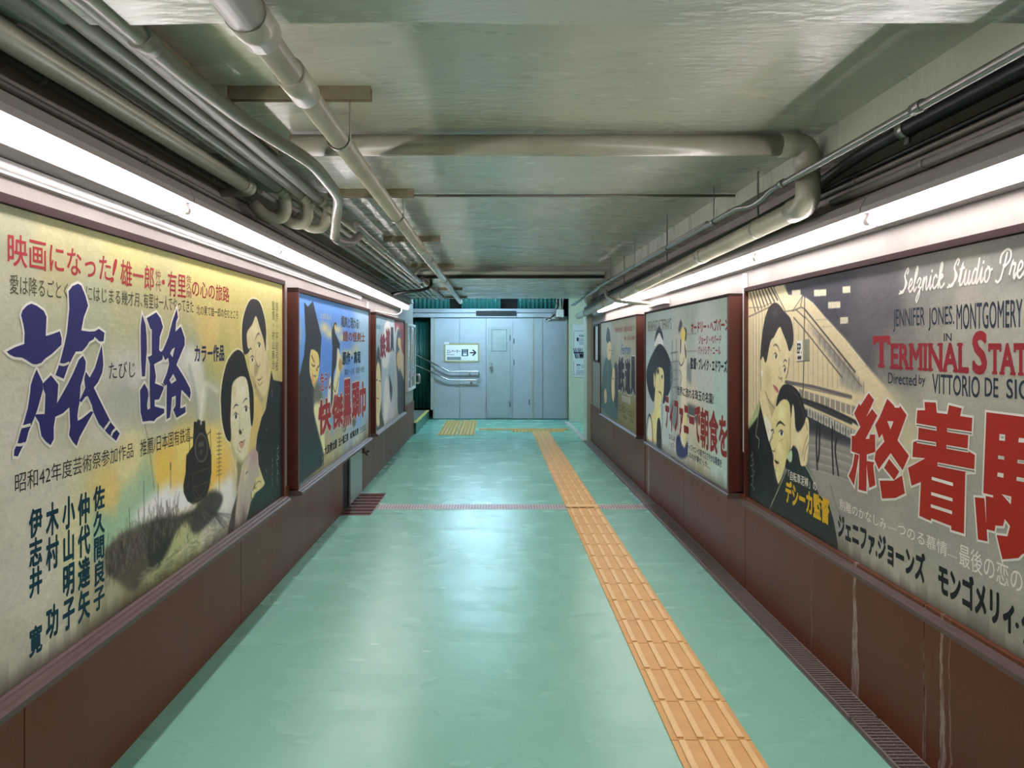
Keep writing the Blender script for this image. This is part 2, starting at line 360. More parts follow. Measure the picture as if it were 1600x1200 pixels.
spots = [(-.77+.31*i, 12.35+.3*j, 'row %s from the stair, %s from the corridor' % (ordinal(i+1), ordinal(j+1))) for i in range(2) for j in range(8)]
for q, (x, y, la) in enumerate(spots):
    o = dots if q == 0 else dots.copy()
    if q: COL.objects.link(o)
    o.location = (x, y, 0); tag(o, 'faded dotted warning tile in the patch, '+la, 'tactile tile', G2)
for i in range(6):
    o = t0.copy(); COL.objects.link(o); o.rotation_euler.z = PI/2; o.location = (-.13+.3*i*.88, 13.05, 0); o.scale = (.45, .88, 1); tag(o, 'thin ribbed tile leading from dotted patch, %s along' % ordinal(i+1), 'tactile tile', 'thin tiles leading from the dotted patch')
for i, x in enumerate((.47, .77, 1.07)):
    o = dots.copy(); COL.objects.link(o); o.location = (x, 12.81, 0); tag(o, 'faded dotted tile across the far end of the strip, %s toward the drain' % ordinal(i+1), 'tactile tile', 'dotted tiles across the end of the strip')
bm = nb(); box(bm, XT0+.004, XT1-.004, 6.70, 6.80, .0128, .0155, .001); tag(obj('joint_cap', bm, M['rib']), 'pale rubber cap where the guide strip crosses the metal joint', 'floor joint')
# drain
bm = nb(); box(bm, 1.378, 1.388, YN, 11.5, 0, .004); box(bm, 1.388, 1.505, YN, 11.5, -.001, .0015, mi=1); struct('floor_drain_channel', bm, [M['galv'], M['dark']], 'dark gutter along the streaked brown panelling', 'gutter')  # flat near-black bed paints the shade of a deep gutter
def grate():
    bm = nb(); L = .96
    for x in (0, .105): box(bm, x, x+.006, -L/2, L/2, .001, .012)
    box(bm, 0, .111, -L/2, -L/2+.006, .001, .012); box(bm, 0, .111, L/2-.006, L/2, .001, .012)
    n = 44
    for i in range(1, n): y = -L/2+L*i/n; box(bm, .004, .107, y-.0035, y+.0035, .003, .0125)
    for x in (.035, .07): box(bm, x, x+.004, -L/2, L/2, .001, .008)
    return bm
g0 = obj('drain_grate', grate(), M['grate'])
for i in range(6):
    o = g0 if i == 0 else g0.copy()
    if i: COL.objects.link(o)
    o.location = (1.391, 1.45+.97*i, 0); tag(o, 'steel bar grating over the drain, %s section from the near end' % ordinal(i+1), 'drain grate', 'grating sections along the drain')
for i in range(4):
    bm = nb(); a = 6.8+1.17*i; box(bm, 1.39, 1.50, a+.004, a+1.166, 0.001, .011, .003)
    tag(obj('drain_cover', bm, M['concrete']), 'grey concrete drain cover past the joint strip, %s one' % ordinal(i+1), 'drain cover', 'plain covers on the far drain')
bm = nb()
a, b = Vector((1.39, 11.5)), Vector((1.43, 14.6)); box(bm, 1.37, 1.46, 11.5, 14.35, .0, .008, .002); tag(obj('drain_cover', bm, M['joint']), 'pale metal cover plate crossing toward the side passage', 'drain cover')
c = thing('floor_grating', (-1.2, 6.95, 0), 'small brown slatted grating in the floor below steel sheet', 'floor grating')
bm = nb(); box(bm, -1.32, -1.06, 6.42, 7.38, 0, .003); obj('tray', bm, M['jointgap'], c)
for i in range(7): bm = nb(); y = 6.45+.133*i; box(bm, -1.315, -1.065, y, y+.085, .003, .012, .002); obj('slat', bm, M['wood'], c)
bm = nb(); box(bm, XL, XL+.006, 6.55, 7.42, .0, .56, mi=0); tag(obj('recess_backing', bm, M['dark']), 'dark recess behind the loose steel sheet', 'recess', kind='structure')  # thin near-black sheet, the recess's shade put into its colour
s = thing('steel_cover_sheet', (XL+.03, 7.1, 0), 'bare steel sheet standing in gap of the brown panelling', 'metal sheet')
bm = nb(); box(bm, XL+.012, XL+.03, 6.80, 7.40, .015, .485, .003); obj('sheet', bm, M['steelsheet'], s)
bm = nb(); box(bm, XL+.01, XL+.05, 7.43, 7.62, .39, .48, .004); o = obj('valve_box', bm, M['wood']); tag(o, 'small red-brown box on the panelling beside steel sheet', 'box')
bm = nb(); tube(bm, bend([(XL+.05, 7.46, .40), (XL+.07, 7.46, .37), (XL+.07, 7.58, .37), (XL+.05, 7.58, .40)], .02), .012, 8); obj('handle', bm, M['moulding'], o)

# ---------------------------------------------------------------- lights
def lamp(side, X, Z, L, label, group):
    """a batten along +Y from y=0 to L, hung on the wall on the given side"""
    s = side; t = thing('fluorescent_light', (X, 0, Z), label, 'tube light', group)
    wx = XL if s < 0 else XR
    bm = nb(); xi, xo = X-s*.034, X+s*.034
    prism(bm, [(xi, Z+.028), (xo, Z+.028), (xo, Z+.075), (X+s*.012, Z+.09), (X-s*.012, Z+.09), (xi, Z+.05)], 1, .004, L-.004)
    box(bm, xo-.002*s, wx, .15, .19, Z+.035, Z+.075); box(bm, xo-.002*s, wx, L-.19, L-.15, Z+.035, Z+.075)
    bk = X+s*.03; box(bm, bk, wx, .004, L-.004, Z-.022, Z+.034, .003)
    obj('housing', bm, M['batten'], t)
    bm = nb(); tube(bm, [(X, .026, Z), (X, L-.026, Z)], .0185, 16); obj('lamp_tube', bm, M['tube'], t, 'glowing white tube')
    for a, b in ((.008, .027), (L-.027, L-.008)):
        bm = nb(); tube(bm, [(X, a, Z), (X, b, Z)], .0165, 14); box(bm, X-.008, X+.008, a+.002, b-.002, Z, Z+.03); obj('lamp_holder', bm, M['socket'], t)
    return t
GL, GR = 'tube lights over the steam train billboard side', 'tube lights over the drain side'
p = lamp(-1, -1.2, 1.99, 1.25, 'x', GL)
names = ['nearest', 'second nearest', 'third nearest', 'fourth nearest', 'fifth nearest', 'sixth nearest', 'farthest']
for i in range(9):
    y = .40-1.25+1.25*i; la = 'lit tube light over the steam train billboard side, %s in view' % names[i-2] if i > 1 else 'lit tube light behind the viewer on the steam train side, %s' % ('first', 'second')[i]
    if i == 0: p.location = (-1.2, y, 1.99); p['label'] = la
    else: dup(p, (-1.2, y, 1.99), la, GL)
p = lamp(1, 1.44, 1.94, 1.22, 'x', GR)
for i in range(9):
    y = 2.853-1.22*3+1.22*i; la = 'lit tube light over the floor drain side, %s in view' % names[i-2] if i > 1 else 'lit tube light behind the viewer on the drain side, %s' % ('first', 'second')[i]
    if i == 0: p.location = (1.44, y, 1.94); p['label'] = la
    else: dup(p, (1.44, y, 1.94), la, GR)
t = thing('fluorescent_light', (-.25, 13.55, 2.56), 'cool white tube light on the landing ceiling', 'tube light')
bm = nb(); box(bm, -.9, .4, 13.46, 13.64, 2.475, 2.56, .004); obj('housing', bm, M['white'], t)
for dy in (-.05, .05): bm = nb(); tube(bm, [(-.87, 13.55+dy, 2.45), (.37, 13.55+dy, 2.45)], .0165, 12); obj('lamp_tube', bm, M['cooltube'], t)
for x in (-.885, .385): bm = nb(); box(bm, x-.012, x+.012, 13.47, 13.63, 2.425, 2.48); obj('lamp_holder', bm, M['socket'], t)

# ---------------------------------------------------------------- pipes
def pipe_thing(name, loc, label, cat, group=None): return thing(name, loc, label, cat, group)
def ring(bm, c, ax, r, w):
    c = Vector(c); ax = Vector(ax).normalized(); tube(bm, [c-ax*w/2, c+ax*w/2], r, 20)
# central drain pipe on its row of channel brackets
PX, PZ, PR = -.555, 2.205, .036
t = pipe_thing('ceiling_pipe', (PX, 6, PZ), 'long cream pipe hung under the ceiling along the corridor', 'pipe')
bm = nb(); tube(bm, [(PX, y, PZ) for y in (1.2, 12.5)], PR, 24); obj('pipe_run', bm, M['pipe'], t)
for y0, y1, rr in ((-.5, 1.66, .046), (1.66, 1.78, .049), (2.02, 2.2, .043), (5.6, 5.72, .041), (8.3, 8.42, .041)):
    bm = nb(); tube(bm, [(PX, y0, PZ), (PX, y1, PZ)], rr, 24); obj('coupling', bm, M['pipe2'] if y0 < 0 else M['pipe'], t)
names = ['nearest', 'second', 'third', 'fourth', 'fifth', 'sixth']
for i, y in enumerate((2.62, 4.2, 6.3, 8.4, 10.1, 11.8)):
    zt = (2.37, 2.345, 2.39, 2.39, 2.25, 2.25)[i]
    x0, x1 = (-.93, -.43) if i == 0 else ((-.93, -.45) if i < 4 else (-.76, -.42))
    q = thing('pipe_bracket', (PX, y, zt), '%s rusty channel bracket hanging the long ceiling pipe' % names[i], 'pipe bracket', 'brackets of the ceiling pipe')
    bm = nb(); zz = zt-.0
    prism(bm, [(y-.02, zz), (y+.02, zz), (y+.02, zz-.045), (y+.014, zz-.045), (y+.014, zz-.006), (y-.014, zz-.006), (y-.014, zz-.045), (y-.02, zz-.045)], 0, x0, x1) if i < 4 else box(bm, x0, x1, y-.03, y+.03, zz-.03, zz)
    obj('channel', bm, M['bracket'], q)
    bm = nb(); n = 20; rr = PR+.003
    pts = [(PX+rr*math.cos(a), y+.055, PZ+rr*math.sin(a)) for a in [PI*k/n*1.0+PI for k in range(n+1)]]
    pts = [(PX-rr, y+.055, zz-.03)]+pts+[(PX+rr, y+.055, zz-.03)]
    for a, b in zip(pts, pts[1:]):
        A = [Vector((a[0], a[1]-.012, a[2])), Vector((a[0], a[1]+.012, a[2])), Vector((b[0], b[1]+.012, b[2])), Vector((b[0], b[1]-.012, b[2]))]
        n1 = Vector((0, 1, 0)).cross(Vector(b)-Vector(a)).normalized()*.003
        vs = [bm.verts.new(v) for v in A]+[bm.verts.new(v+n1) for v in A]
        for f in ((0, 1, 2, 3), (4, 5, 6, 7), (0, 1, 5, 4), (2, 3, 7, 6)): bm.faces.new([vs[k] for k in f])
    obj('strap', bm, M['pipe'], q)
# pipes over the left wall
def run(ang, X, y): return Vector((X, y, H+abs(X)*math.tan(math.radians(ang))))
GP = 'pipes bunched over the steam train billboard'
X = -1.19
t = pipe_thing('wall_pipe', (X, 2, 2.2), 'thickest cream pipe of the bunch, ending in an elbow by the wall', 'pipe', GP)
a, b = run(31.6, X, -1.), run(33.0, X, 3.55)
bm = nb(); tube(bm, [a, b], .036, 20); obj('pipe_run', bm, M['pipe'], t)
bm = nb(); tube(bm, [b-Vector((0, .03, 0)), b+Vector((0, .03, 0))], .040, 20); tube(bm, bend([b, b+Vector((0, .11, 0)), b+Vector((-.17, .11, 0))], .07), .038, 20); obj('elbow', bm, M['pipe'], t)
for X, an0, an1, ye, r, la in ((-1.10, 35.3, 36.4, 3.83, .028, 'second pipe from the wall, turning down in a fat U-bend'), (-1.03, 38.2, 38.2, 4.02, .025, 'third pipe from the wall, turning down in a U-bend'), (-.97, 40.3, 40.0, 4.2, .023, 'fourth pipe from the wall with a rusty union at its end')):
    t = pipe_thing('wall_pipe', (X, 2, 2.25), la, 'pipe', GP)
    a, b = run(an0, X, -1.), run(an1, X, ye)
    bm = nb(); tube(bm, [a, b], r, 18); obj('pipe_run', bm, M['pipe2'], t)
    bm = nb(); tube(bm, [b-Vector((0, .05, 0)), b+Vector((0, .02, 0))], r+.006, 18)
    tube(bm, bend([b, b+Vector((0, .10, 0)), b+Vector((0, .12, -.13)), b+Vector((-.10, .10, -.135)), b+Vector((-.16, .06, -.06))], .06), r+.005, 18); obj('elbow', bm, M['pipe'], t)
t = pipe_thing('wall_pipe', (-.9, 2, 2.3), 'crooked grey pipe of the bunch, dropping beside the ceiling pipe', 'pipe', GP)
pts = [run(41.2, -.93, -1.), run(41.2, -.93, 2.2), run(42.2, -.90, 2.7), run(45.4, -.755, 3.1), run(44.6, -.76, 3.5), run(43.8, -.80, 3.85), run(41.0, -.85, 4.05), run(37, -.88, 4.15), run(34.5, -.90, 4.22)]
bm = nb(); tube(bm, bend(pts, .12), .026, 18); obj('pipe_run', bm, M['pipe2'], t)
for y in (.8, 1.95): bm = nb(); c = run(41.2, -.93, y); tube(bm, [c, c+Vector((0, .5 if y < 1 else .07, 0))], .034, 18); obj('coupling', bm, M['pipe2'], t)
bm = nb(); e = pts[-1]; tube(bm, bend([e, e+Vector((.0, .1, -.01)), e+Vector((.06, .22, .0)), Vector((-.83, 4.62, 2.15))], .05), .024, 16); obj('elbow', bm, M['pipedark'], t)
GC = 'thin conduits over the far billboards'
for X, an, y0, y1, r, mt, la in ((-1.16, 33.6, 3.7, 11.9, .014, 'pipe2', 'far conduit closest to the wall above the blue billboard'), (-1.08, 35.7, 3.95, 12.0, .015, 'pipe2', 'second far conduit from the wall'), (-1.00, 37.6, 4.1, 12.0, .016, 'pipe2', 'third far conduit from the wall'), (-.93, 39.8, 4.2, 12.1, .015, 'pipe', 'fourth far conduit from the wall'), (-.84, 41.5, 4.55, 8.6, .019, 'galv', 'shiny steel conduit of the far bunch, nearest the ceiling pipe'), (-.80, 43.6, 8.3, 12.15, .02, 'pipedark', 'dark far conduit past the lintel, nearest the ceiling pipe')):
    t = pipe_thing('conduit', (X, 8, 2.2), la, 'conduit', GC)
    bm = nb(); tube(bm, [run(an, X, y0), run(an, X, y1)], r, 14); obj('pipe_run', bm, M[mt], t)
    for y in np.arange(y0+1.2, y1-.3, 1.9):
        bm = nb(); c = run(an, X, y); tube(bm, [c, c+Vector((0, .06, 0))], r+.004, 14); obj('coupling', bm, M[mt], t)
t = thing('ceiling_angle', (-.99, 2.6, 2.37), 'painted angle strip in the corner of the ceiling beside the pipes', 'angle strip')
bm = nb(); box(bm, -1.0, -.98, 1.88, 3.40, 2.335, 2.37, .003); obj('strip', bm, M['bracket'], t)
# clipped conduits on the left wall
def clipped(name, X, an, y0, y1, r, m, label, cat, group, step, dz=0):
    t = thing(name, (X, y0, run(an, X, y0).z), label, cat, group); bm = nb(); tube(bm, [run(an, X, y0), run(an, X, y1)], r, 12); obj('tube_run', bm, M[m], t)
    s = 1 if X > 0 else -1; wx = XR if s > 0 else XL
    for y in np.arange(max(y0+.2, 1.5), y1, step):
        c = run(an, X, y); bm = nb(); tube(bm, [c-Vector((0, .012, 0)), c+Vector((0, .012, 0))], r+.003, 12); box(bm, c.x, wx, c.y-.012, c.y+.012, c.z-.004, c.z+.004); obj('clip', bm, M[m], t)
    return t
clipped('wall_conduit', -1.31, 30.6, 1.95, 12.1, .014, 'pipedark', 'upper dingy conduit clipped to the wall over the billboards', 'conduit', 'conduits clipped to the billboard wall', 1.3)
clipped('wall_conduit', -1.31, 28.1, -1., 12.1, .012, 'pipedark', 'lower dingy conduit clipped to the wall just above the tubes', 'conduit', 'conduits clipped to the billboard wall', 1.3)
t = thing('wall_rail', (XL+.015, 3, 1.94), 'white painted rail on the wall between tubes and billboard', 'rail')
bm = nb(); tube(bm, [(XL+.016, -1, 1.945), (XL+.016, 7.4, 1.945)], .014, 12); box(bm, XL, XL+.02, -1, 7.4, 1.925, 1.965); obj('rail', bm, M['white'], t)
# right wall
R2 = lambda an, X, y: run(an, X, y)
DZ = 2.40
t = pipe_thing('drain_pipe', (1.33, 4, 2.1), 'fat cream pipe crossing the ceiling, then running along the drain wall', 'pipe')
r = .045; yc = 3.17; z0 = 2.316; xe = 1.34
bm = nb(); tube(bm, [(-.86, yc, z0), (xe-.075, yc, z0)], r, 22); obj('pipe_run', bm, M['pipe'], t)
bm = nb(); tube(bm, bend([(xe-.12, yc, z0), (xe, yc, z0), (xe, yc, z0-.12)], .06), r+.006, 22); obj('elbow', bm, M['pipe'], t)
za, zb = 2.065, 1.93; yb = 11.75
bm = nb(); tube(bm, [(xe, yc, z0-.10), (xe, yc, za+.07)], r, 22); obj('pipe_run', bm, M['pipe'], t)
bm = nb(); tube(bm, bend([(xe, yc, za+.12), (xe, yc, za), (xe, yc+.16, za-.003)], .09), r+.006, 22); obj('elbow', bm, M['pipe'], t)
bm = nb(); tube(bm, [(xe, yc+.1, za-.002), (xe, yb, zb)], r, 22); obj('pipe_run', bm, M['pipe'], t)
for f in (.18, .42, .66, .88): bm = nb(); c = Vector((xe, yc, za)).lerp(Vector((xe, yb, zb)), f); tube(bm, [c, c+Vector((0, .09, 0))], r+.004, 22); obj('coupling', bm, M['pipe'], t)
for i, f in enumerate((.07, .30, .52, .74)):
    c = Vector((xe, yc, za)).lerp(Vector((xe, yb, zb)), f)
    q = thing('pipe_hanger', (c.x, c.y, c.z), '%s galvanised hanger of the pipe over the drain' % ordinal(i+1), 'pipe hanger', 'hangers over the drain')
    bm = nb(); tube(bm, [c-Vector((0, .01, 0)), c+Vector((0, .01, 0))], r+.003, 20); obj('clamp', bm, M['pipe2'], q)
    bm = nb(); zt = (2.345 if c.y < 4.3 else 2.39) if c.y < 8.7 else 2.25; box(bm, c.x-.004, c.x+.004, c.y-.004, c.y+.004, c.z+r, zt); obj('rod', bm, M['galv'], q)
t = pipe_thing('conduit', (1.37, 3, 2.2), 'bright galvanised conduit kinking along the ceiling over the drain', 'conduit')
bm = nb(); P = [run(29.3, 1.27, y) for y in (-1, 3.42)]+[run(28.6, 1.27, 3.5), run(28.5, 1.25, 3.62), run(29.5, 1.22, 3.72), run(29.4, 1.22, 8.5), run(28.8, 1.25, 8.8), run(27.6, 1.25, 11.9)]
tube(bm, bend(P, .04), .0145, 14); obj('tube_run', bm, M['galv'], t)
for y in (2.2, 3.25, 4.1, 5.2, 6.4, 7.7): bm = nb(); x = 1.27 if y < 3.4 else 1.22; z = run(29.35, x, y).z; tube(bm, [(x, y, z), (x, y+.05, z)], .019, 14); (box(bm, x-.002, x+.002, y+.018, y+.022, z, 2.345 if y < 4.3 else 2.39) if y > 4 else None); obj('clip', bm, M['galv'], t)
t = pipe_thing('conduit', (1.25, 5, 2.2), 'second galvanised conduit, hugging the far ceiling over the drain', 'conduit')
bm = nb(); tube(bm, [(1.25, 4.35, 2.18), (1.255, 8.5, 2.18), (1.28, 11.8, 2.11)], .0125, 12); obj('tube_run', bm, M['galv'], t)
t = pipe_thing('corrugated_duct', (1.45, 3, 2.22), 'black corrugated hose strapped under the conduit over the drain', 'hose')
bm = nb(); pts = []; rs = []
yy = .6
while yy < 2.62:
    pts += [(1.455, yy, 2.225), (1.455, yy+.007, 2.225)]; rs += [.026, .031]; yy += .014
tube(bm, pts, rs, 14); obj('hose', bm, M['black'], t)
bm = nb(); tube(bm, bend([(1.455, 2.6, 2.225), (1.455, 2.9, 2.225), (1.47, 3.6, 2.17), (1.47, 5, 2.14), (1.46, 11.8, 2.06)], .2), .024, 12); obj('sheath', bm, M['black'], t)
bm = nb(); tube(bm, [(1.455, 2.6, 2.225), (1.455, 2.64, 2.225)], .035, 16); box(bm, 1.45, 1.46, 2.60, 2.63, 2.17, 2.20); obj('strap', bm, M['galv'], t)
clipped('wall_cable', 1.51, 25.3, -1, 11.5, .009, 'black', 'upper of two dark cables along the wall above the drain', 'cable', 'cables above the drain side tubes', 1.6)
clipped('wall_cable', 1.51, 24.5, -1, 11.5, .011, 'pipedark', 'lower of two dark cables along the wall above the drain', 'cable', 'cables above the drain side tubes', 1.6)
clipped('wall_conduit', 1.505, 22.9, -1, 3.3, .017, 'pipe2', 'short cream conduit on the wall above the drain side tubes', 'conduit', None, 1.1)
# loose cables at the far end
def cable(name, pts, r, m, label):
    bm = nb(); tube(bm, bend(pts, .12), r, 10); return tag(obj(name, bm, M[m]), label, 'cable')
cable('flexible_cable', [(-1.23, 8.62, 2.00), (-1.2, 8.6, 2.06), (-1.02, 8.5, 2.08), (-.82, 8.55, 2.10), (-.72, 8.7, 2.16), (-.74, 8.78, 2.25)], .018, 'black', 'black flexible cable looped under the far conduits')
cable('flexible_cable', [(-1.18, 9.2, 2.00), (-1.13, 9.3, 1.9), (-1.17, 9.0, 1.83), (-1.30, 8.2, 1.85)], .008, 'socket', 'thin grey cable drooping across the far tubes beside third billboard')
cable('flexible_cable', [(1.30, 8.6, 2.10), (1.27, 8.4, 2.02), (1.29, 7.8, 1.93), (1.37, 7.3, 1.885), (1.44, 7.1, 1.87), (1.488, 7.05, 1.865)], .017, 'pipe', 'pale flexible conduit curling down to the tubes over the drain')
# handrails on the partition
def rail(label, pts, wall_y, posts):
    t = thing('handrail', pts[-1], label, 'handrail', 'stair handrails'); bm = nb(); tube(bm, bend(pts, .03), .017, 14); obj('rail', bm, M['chrome'], t)
    for c in posts: bm = nb(); tube(bm, bend([c, (c[0], c[1], c[2]-.06), (c[0], wall_y, c[2]-.06)], .03), .01, 10); tube(bm, [(c[0], wall_y-.008, c[2]-.06), (c[0], wall_y, c[2]-.06)], .026, 14); obj('rail_bracket', bm, M['galv'], t)
    return t
ry = ZD-.085; kk = ry/F; rx = lambda x, y: ((x-CX)*kk, ry, H-(y-CY)*kk)
rail('upper stainless stair handrail on the white partition', [(rx(630, 544)), rx(702, 580.5), rx(748.5, 580.5), rx(748.8, 590)], ZD, [rx(734, 581)])
rail('lower stainless stair handrail on the white partition', [(rx(630, 561.5)), rx(702, 594), rx(746.5, 594), rx(747, 603)], ZD, [rx(736, 594)])
bm = nb(); tube(bm, bend([(-1.30, 12.55, .98), (-1.25, 12.55, .98), (-1.25, 12.55, .84), (-1.31, 12.55, .84)], .03), .02, 12); tag(obj('handrail_end', bm, M['chrome']), 'short chrome handrail end at the corner of the billboard wall', 'handrail')

t = thing('junction_box', (1.5, 6.9, 1.83), 'long white junction box under the tubes above the hat billboard', 'junction box')
bm = nb(); box(bm, XR, 1.49, 6.46, 7.22, 1.83, 1.882, .004); obj('box_body', bm, M['white'], t)
bm = nb(); box(bm, 1.49, 1.485, 6.5, 6.9, 1.835, 1.86, .001); obj('cover', bm, M['socket'], t)
for nm, s_, y, z0, z1, la in (('a', 1, 4.492, .82, 1.9, 'white vertical strip between the station billboard and the hat billboard'), ('b', 1, 7.29, .95, 1.83, 'white vertical strip between the hat billboard and the last one'), ('c', -1, 7.80, 1.52, 1.93, 'short white cable strip between blue billboard and the farthest one')):
    wx = XR if s_ > 0 else XL
    bm = nb(); box(bm, wx, wx-s_*.022, y-.014, y+.014, z0, z1, .004); tag(obj('white_strip', bm, M['white']), la, 'cable strip')  # plain white strips set in the gaps between neighbouring billboards

t = tag(obj('ceiling_rod', tube(nb(), [(-.86, 4.31, 2.332), (1.398, 4.31, 2.332)], .008, 10), M['pipedark']), 'thin dark rod across the ceiling behind the crosswise pipe', 'rod')

# ---------------------------------------------------------------- hand-painted billboards
PAINT = {}
def pm(c):
    c = tuple(c)
    if c not in PAINT: PAINT[c] = mat('sign_paint', S(*c), .5, spec=.22)
    return PAINT[c]
m = bpy.data.materials.new('brushed_poster_paint'); m.use_nodes = True; t_ = m.node_tree; b_ = t_.nodes['Principled BSDF']
a_ = t_.nodes.new('ShaderNodeAttribute'); a_.attribute_name = 'paint'; t_.links.new(a_.outputs['Color'], b_.inputs['Base Color']); b_.inputs['Roughness'].default_value = .45; b_.inputs['Specular IOR Level'].default_value = .22
n_ = t_.nodes.new('ShaderNodeTexNoise'); n_.inputs['Scale'].default_value = 60; bp_ = t_.nodes.new('ShaderNodeBump'); bp_.inputs['Strength'].default_value = .12; bp_.inputs['Distance'].default_value = .01
t_.links.new(n_.outputs[0], bp_.inputs['Height']); t_.links.new(bp_.outputs[0], b_.inputs['Normal'])
M['poster'] = m
TXT = {}
def glyphs(s, bold=0., shear=0.):
    k = (s, bold, shear)
    if k not in TXT:
        c = bpy.data.curves.new('t', 'FONT'); c.body = s; c.fill_mode = 'FRONT'; c.resolution_u = 3; c.offset = bold; c.shear = shear
        o = bpy.data.objects.new('t', c); COL.objects.link(o); dg = bpy.context.evaluated_depsgraph_get(); ev = o.evaluated_get(dg); me = ev.to_mesh()
        v = np.array([(q.co.x, q.co.y) for q in me.vertices]).reshape(-1, 2); f = [tuple(p.vertices) for p in me.polygons]
        ev.to_mesh_clear(); bpy.data.objects.remove(o); bpy.data.curves.remove(c); TXT[k] = (v, f)
    return TXT[k]
def crom(pts, n=6, closed=True):
    P = np.array(pts, float); N = len(P); out = []
    for i in range(N if closed else N-1):
        g = (lambda j: P[j % N]) if closed else (lambda j: P[min(max(j, 0), N-1)])
        p0, p1, p2, p3 = g(i-1), g(i), g(i+1), g(i+2)
        for k in range(n):
            t = k/n; out.append(.5*(2*p1+(p2-p0)*t+(2*p0-5*p1+4*p2-p3)*t*t+(3*p1-p0-3*p2+p3)*t**3))
    if not closed: out.append(P[-1])
    return np.array(out)
def lin(a): return np.where(a <= .04045, a/12.92, ((a+.055)/1.055)**2.4)
class Board:
    def __init__(s, X, d0, d1, z0, z1, res, gain=1.):
        s.X, s.d0, s.d1, s.z0, s.z1, s.res = X, d0, d1, z0, z1, res; s.sg = 1 if X > 0 else -1
        s.W = int(round((d1-d0)/res))+1; s.Hh = int(round((z1-z0)/res))+1
        s.img = np.zeros((s.Hh, s.W, 3)); s.tx = {}; s.gain = gain; s.grey = .17; s.grp = 'lettering'
        s.gx, s.gy = np.meshgrid(np.arange(s.W), np.arange(s.Hh))
    def dz(s, x, y):
        d = s.X*F/(x-CX); return d, H-(y-CY)*d/F
    def cr(s, p):
        p = np.atleast_2d(np.array(p, float)); d = s.X*F/(p[:, 0]-CX); z = H-(p[:, 1]-CY)*d/F
        c = (d-s.d0)/s.res if s.sg < 0 else (s.d1-d)/s.res
        return np.stack([c, (s.z1-z)/s.res], 1)
    def field(s, ctl, pw=4.2):
        q = s.cr([(a, b) for a, b, _ in ctl]); cols = np.array([c for *_, c in ctl])/255.; num = np.zeros_like(s.img); den = np.zeros(s.img.shape[:2])
        for (cx, cy), c in zip(q, cols):
            w = 1/(((s.gx-cx)**2+(s.gy-cy)**2+60)**(pw/2)); den += w; num += w[..., None]*c
        s.img = num/den[..., None]
    def mute(s):
        g = s.img @ np.array([.3, .59, .11]); return s.img*(1-s.grey)+g[..., None]*s.grey*np.array([1.01, 1., 1.])
    def lay(s, sl, a, col): s.img[sl] = s.img[sl]*(1-a[..., None])+np.array(col)/255.*a[..., None]
    def fill(s, col, pts, smooth=True, soft=0, alpha=1.):
        p = s.cr(crom(pts) if smooth else pts); x0, y0 = np.floor(p.min(0)-soft*3-1).astype(int); x1, y1 = np.ceil(p.max(0)+soft*3+2).astype(int)
        x0, y0 = max(x0, 0), max(y0, 0); x1, y1 = min(x1, s.W), min(y1, s.Hh)
        if x1 <= x0 or y1 <= y0: return
        acc = np.zeros((y1-y0, x1-x0)); ss = 3
        X0 = np.arange(x0, x1)
        for j in range(ss):
            Y = np.arange(y0, y1)+(j+.5)/ss-.5
            for i in range(ss):
                Xs = X0+(i+.5)/ss-.5; ins = np.zeros_like(acc, bool)
                for (ax, ay), (bx, by) in zip(p, np.roll(p, -1, 0)):
                    if ay == by: continue
                    cond = (ay > Y) != (by > Y)
                    if not cond.any(): continue
                    xi = ax+(Y[cond]-ay)*(bx-ax)/(by-ay); ins[cond] ^= Xs[None, :] < xi[:, None]
                acc += ins
        acc /= ss*ss
        if soft:
            r = max(1, int(round(soft)))
            for _ in range(2):
                for ax in (0, 1):
                    cs = np.cumsum(np.pad(acc, [(r+1, r) if a == ax else (0, 0) for a in (0, 1)], mode='edge'), ax)
                    acc = (np.take(cs, range(2*r+1, cs.shape[ax]), ax)-np.take(cs, range(0, cs.shape[ax]-2*r-1), ax))/(2*r+1)
        s.lay((slice(y0, y1), slice(x0, x1)), np.clip(acc*alpha, 0, 1), col)
    def stroke(s, col, pts, w, smooth=True, soft=.6, alpha=1., taper=False):
        """w is the width in photo pixels at the first point"""
        d, _ = s.dz(*pts[0]); r = w*d/F/s.res/2
        p = s.cr(crom(pts, 8, False) if smooth and len(pts) > 2 else pts); x0, y0 = np.floor(p.min(0)-r-3).astype(int); x1, y1 = np.ceil(p.max(0)+r+3).astype(int)
        x0, y0 = max(x0, 0), max(y0, 0); x1, y1 = min(x1, s.W), min(y1, s.Hh)
        if x1 <= x0 or y1 <= y0: return
        gx, gy = s.gx[y0:y1, x0:x1], s.gy[y0:y1, x0:x1]; best = np.full(gx.shape, -1e9); n = len(p)-1
        for i in range(n):
            a, b = p[i], p[i+1]; v = b-a; L = (v**2).sum() or 1e-9; t = np.clip(((gx-a[0])*v[0]+(gy-a[1])*v[1])/L, 0, 1)
            q = np.hypot(gx-a[0]-t*v[0], gy-a[1]-t*v[1]); rr = r*(1-((i+t)/n*2-1)**2*.85) if taper else r
            best = np.maximum(best, rr-q)
        s.lay((slice(y0, y1), slice(x0, x1)), np.clip(best/soft*.5+.5, 0, 1)*alpha, col)
    def splat(s, col, x, y, rx, ry, alpha=.7):
        """soft dab; rx, ry in photo pixels"""
        c = s.cr([(x, y)])[0]; e = np.abs(s.cr([(x+rx, y), (x, y+ry)])-c); ex, ey = e[0][0], e[1][1]
        a = np.exp(-((s.gx-c[0])/ex)**2-((s.gy-c[1])/ey)**2)*alpha; s.lay((slice(None), slice(None)), a, col)
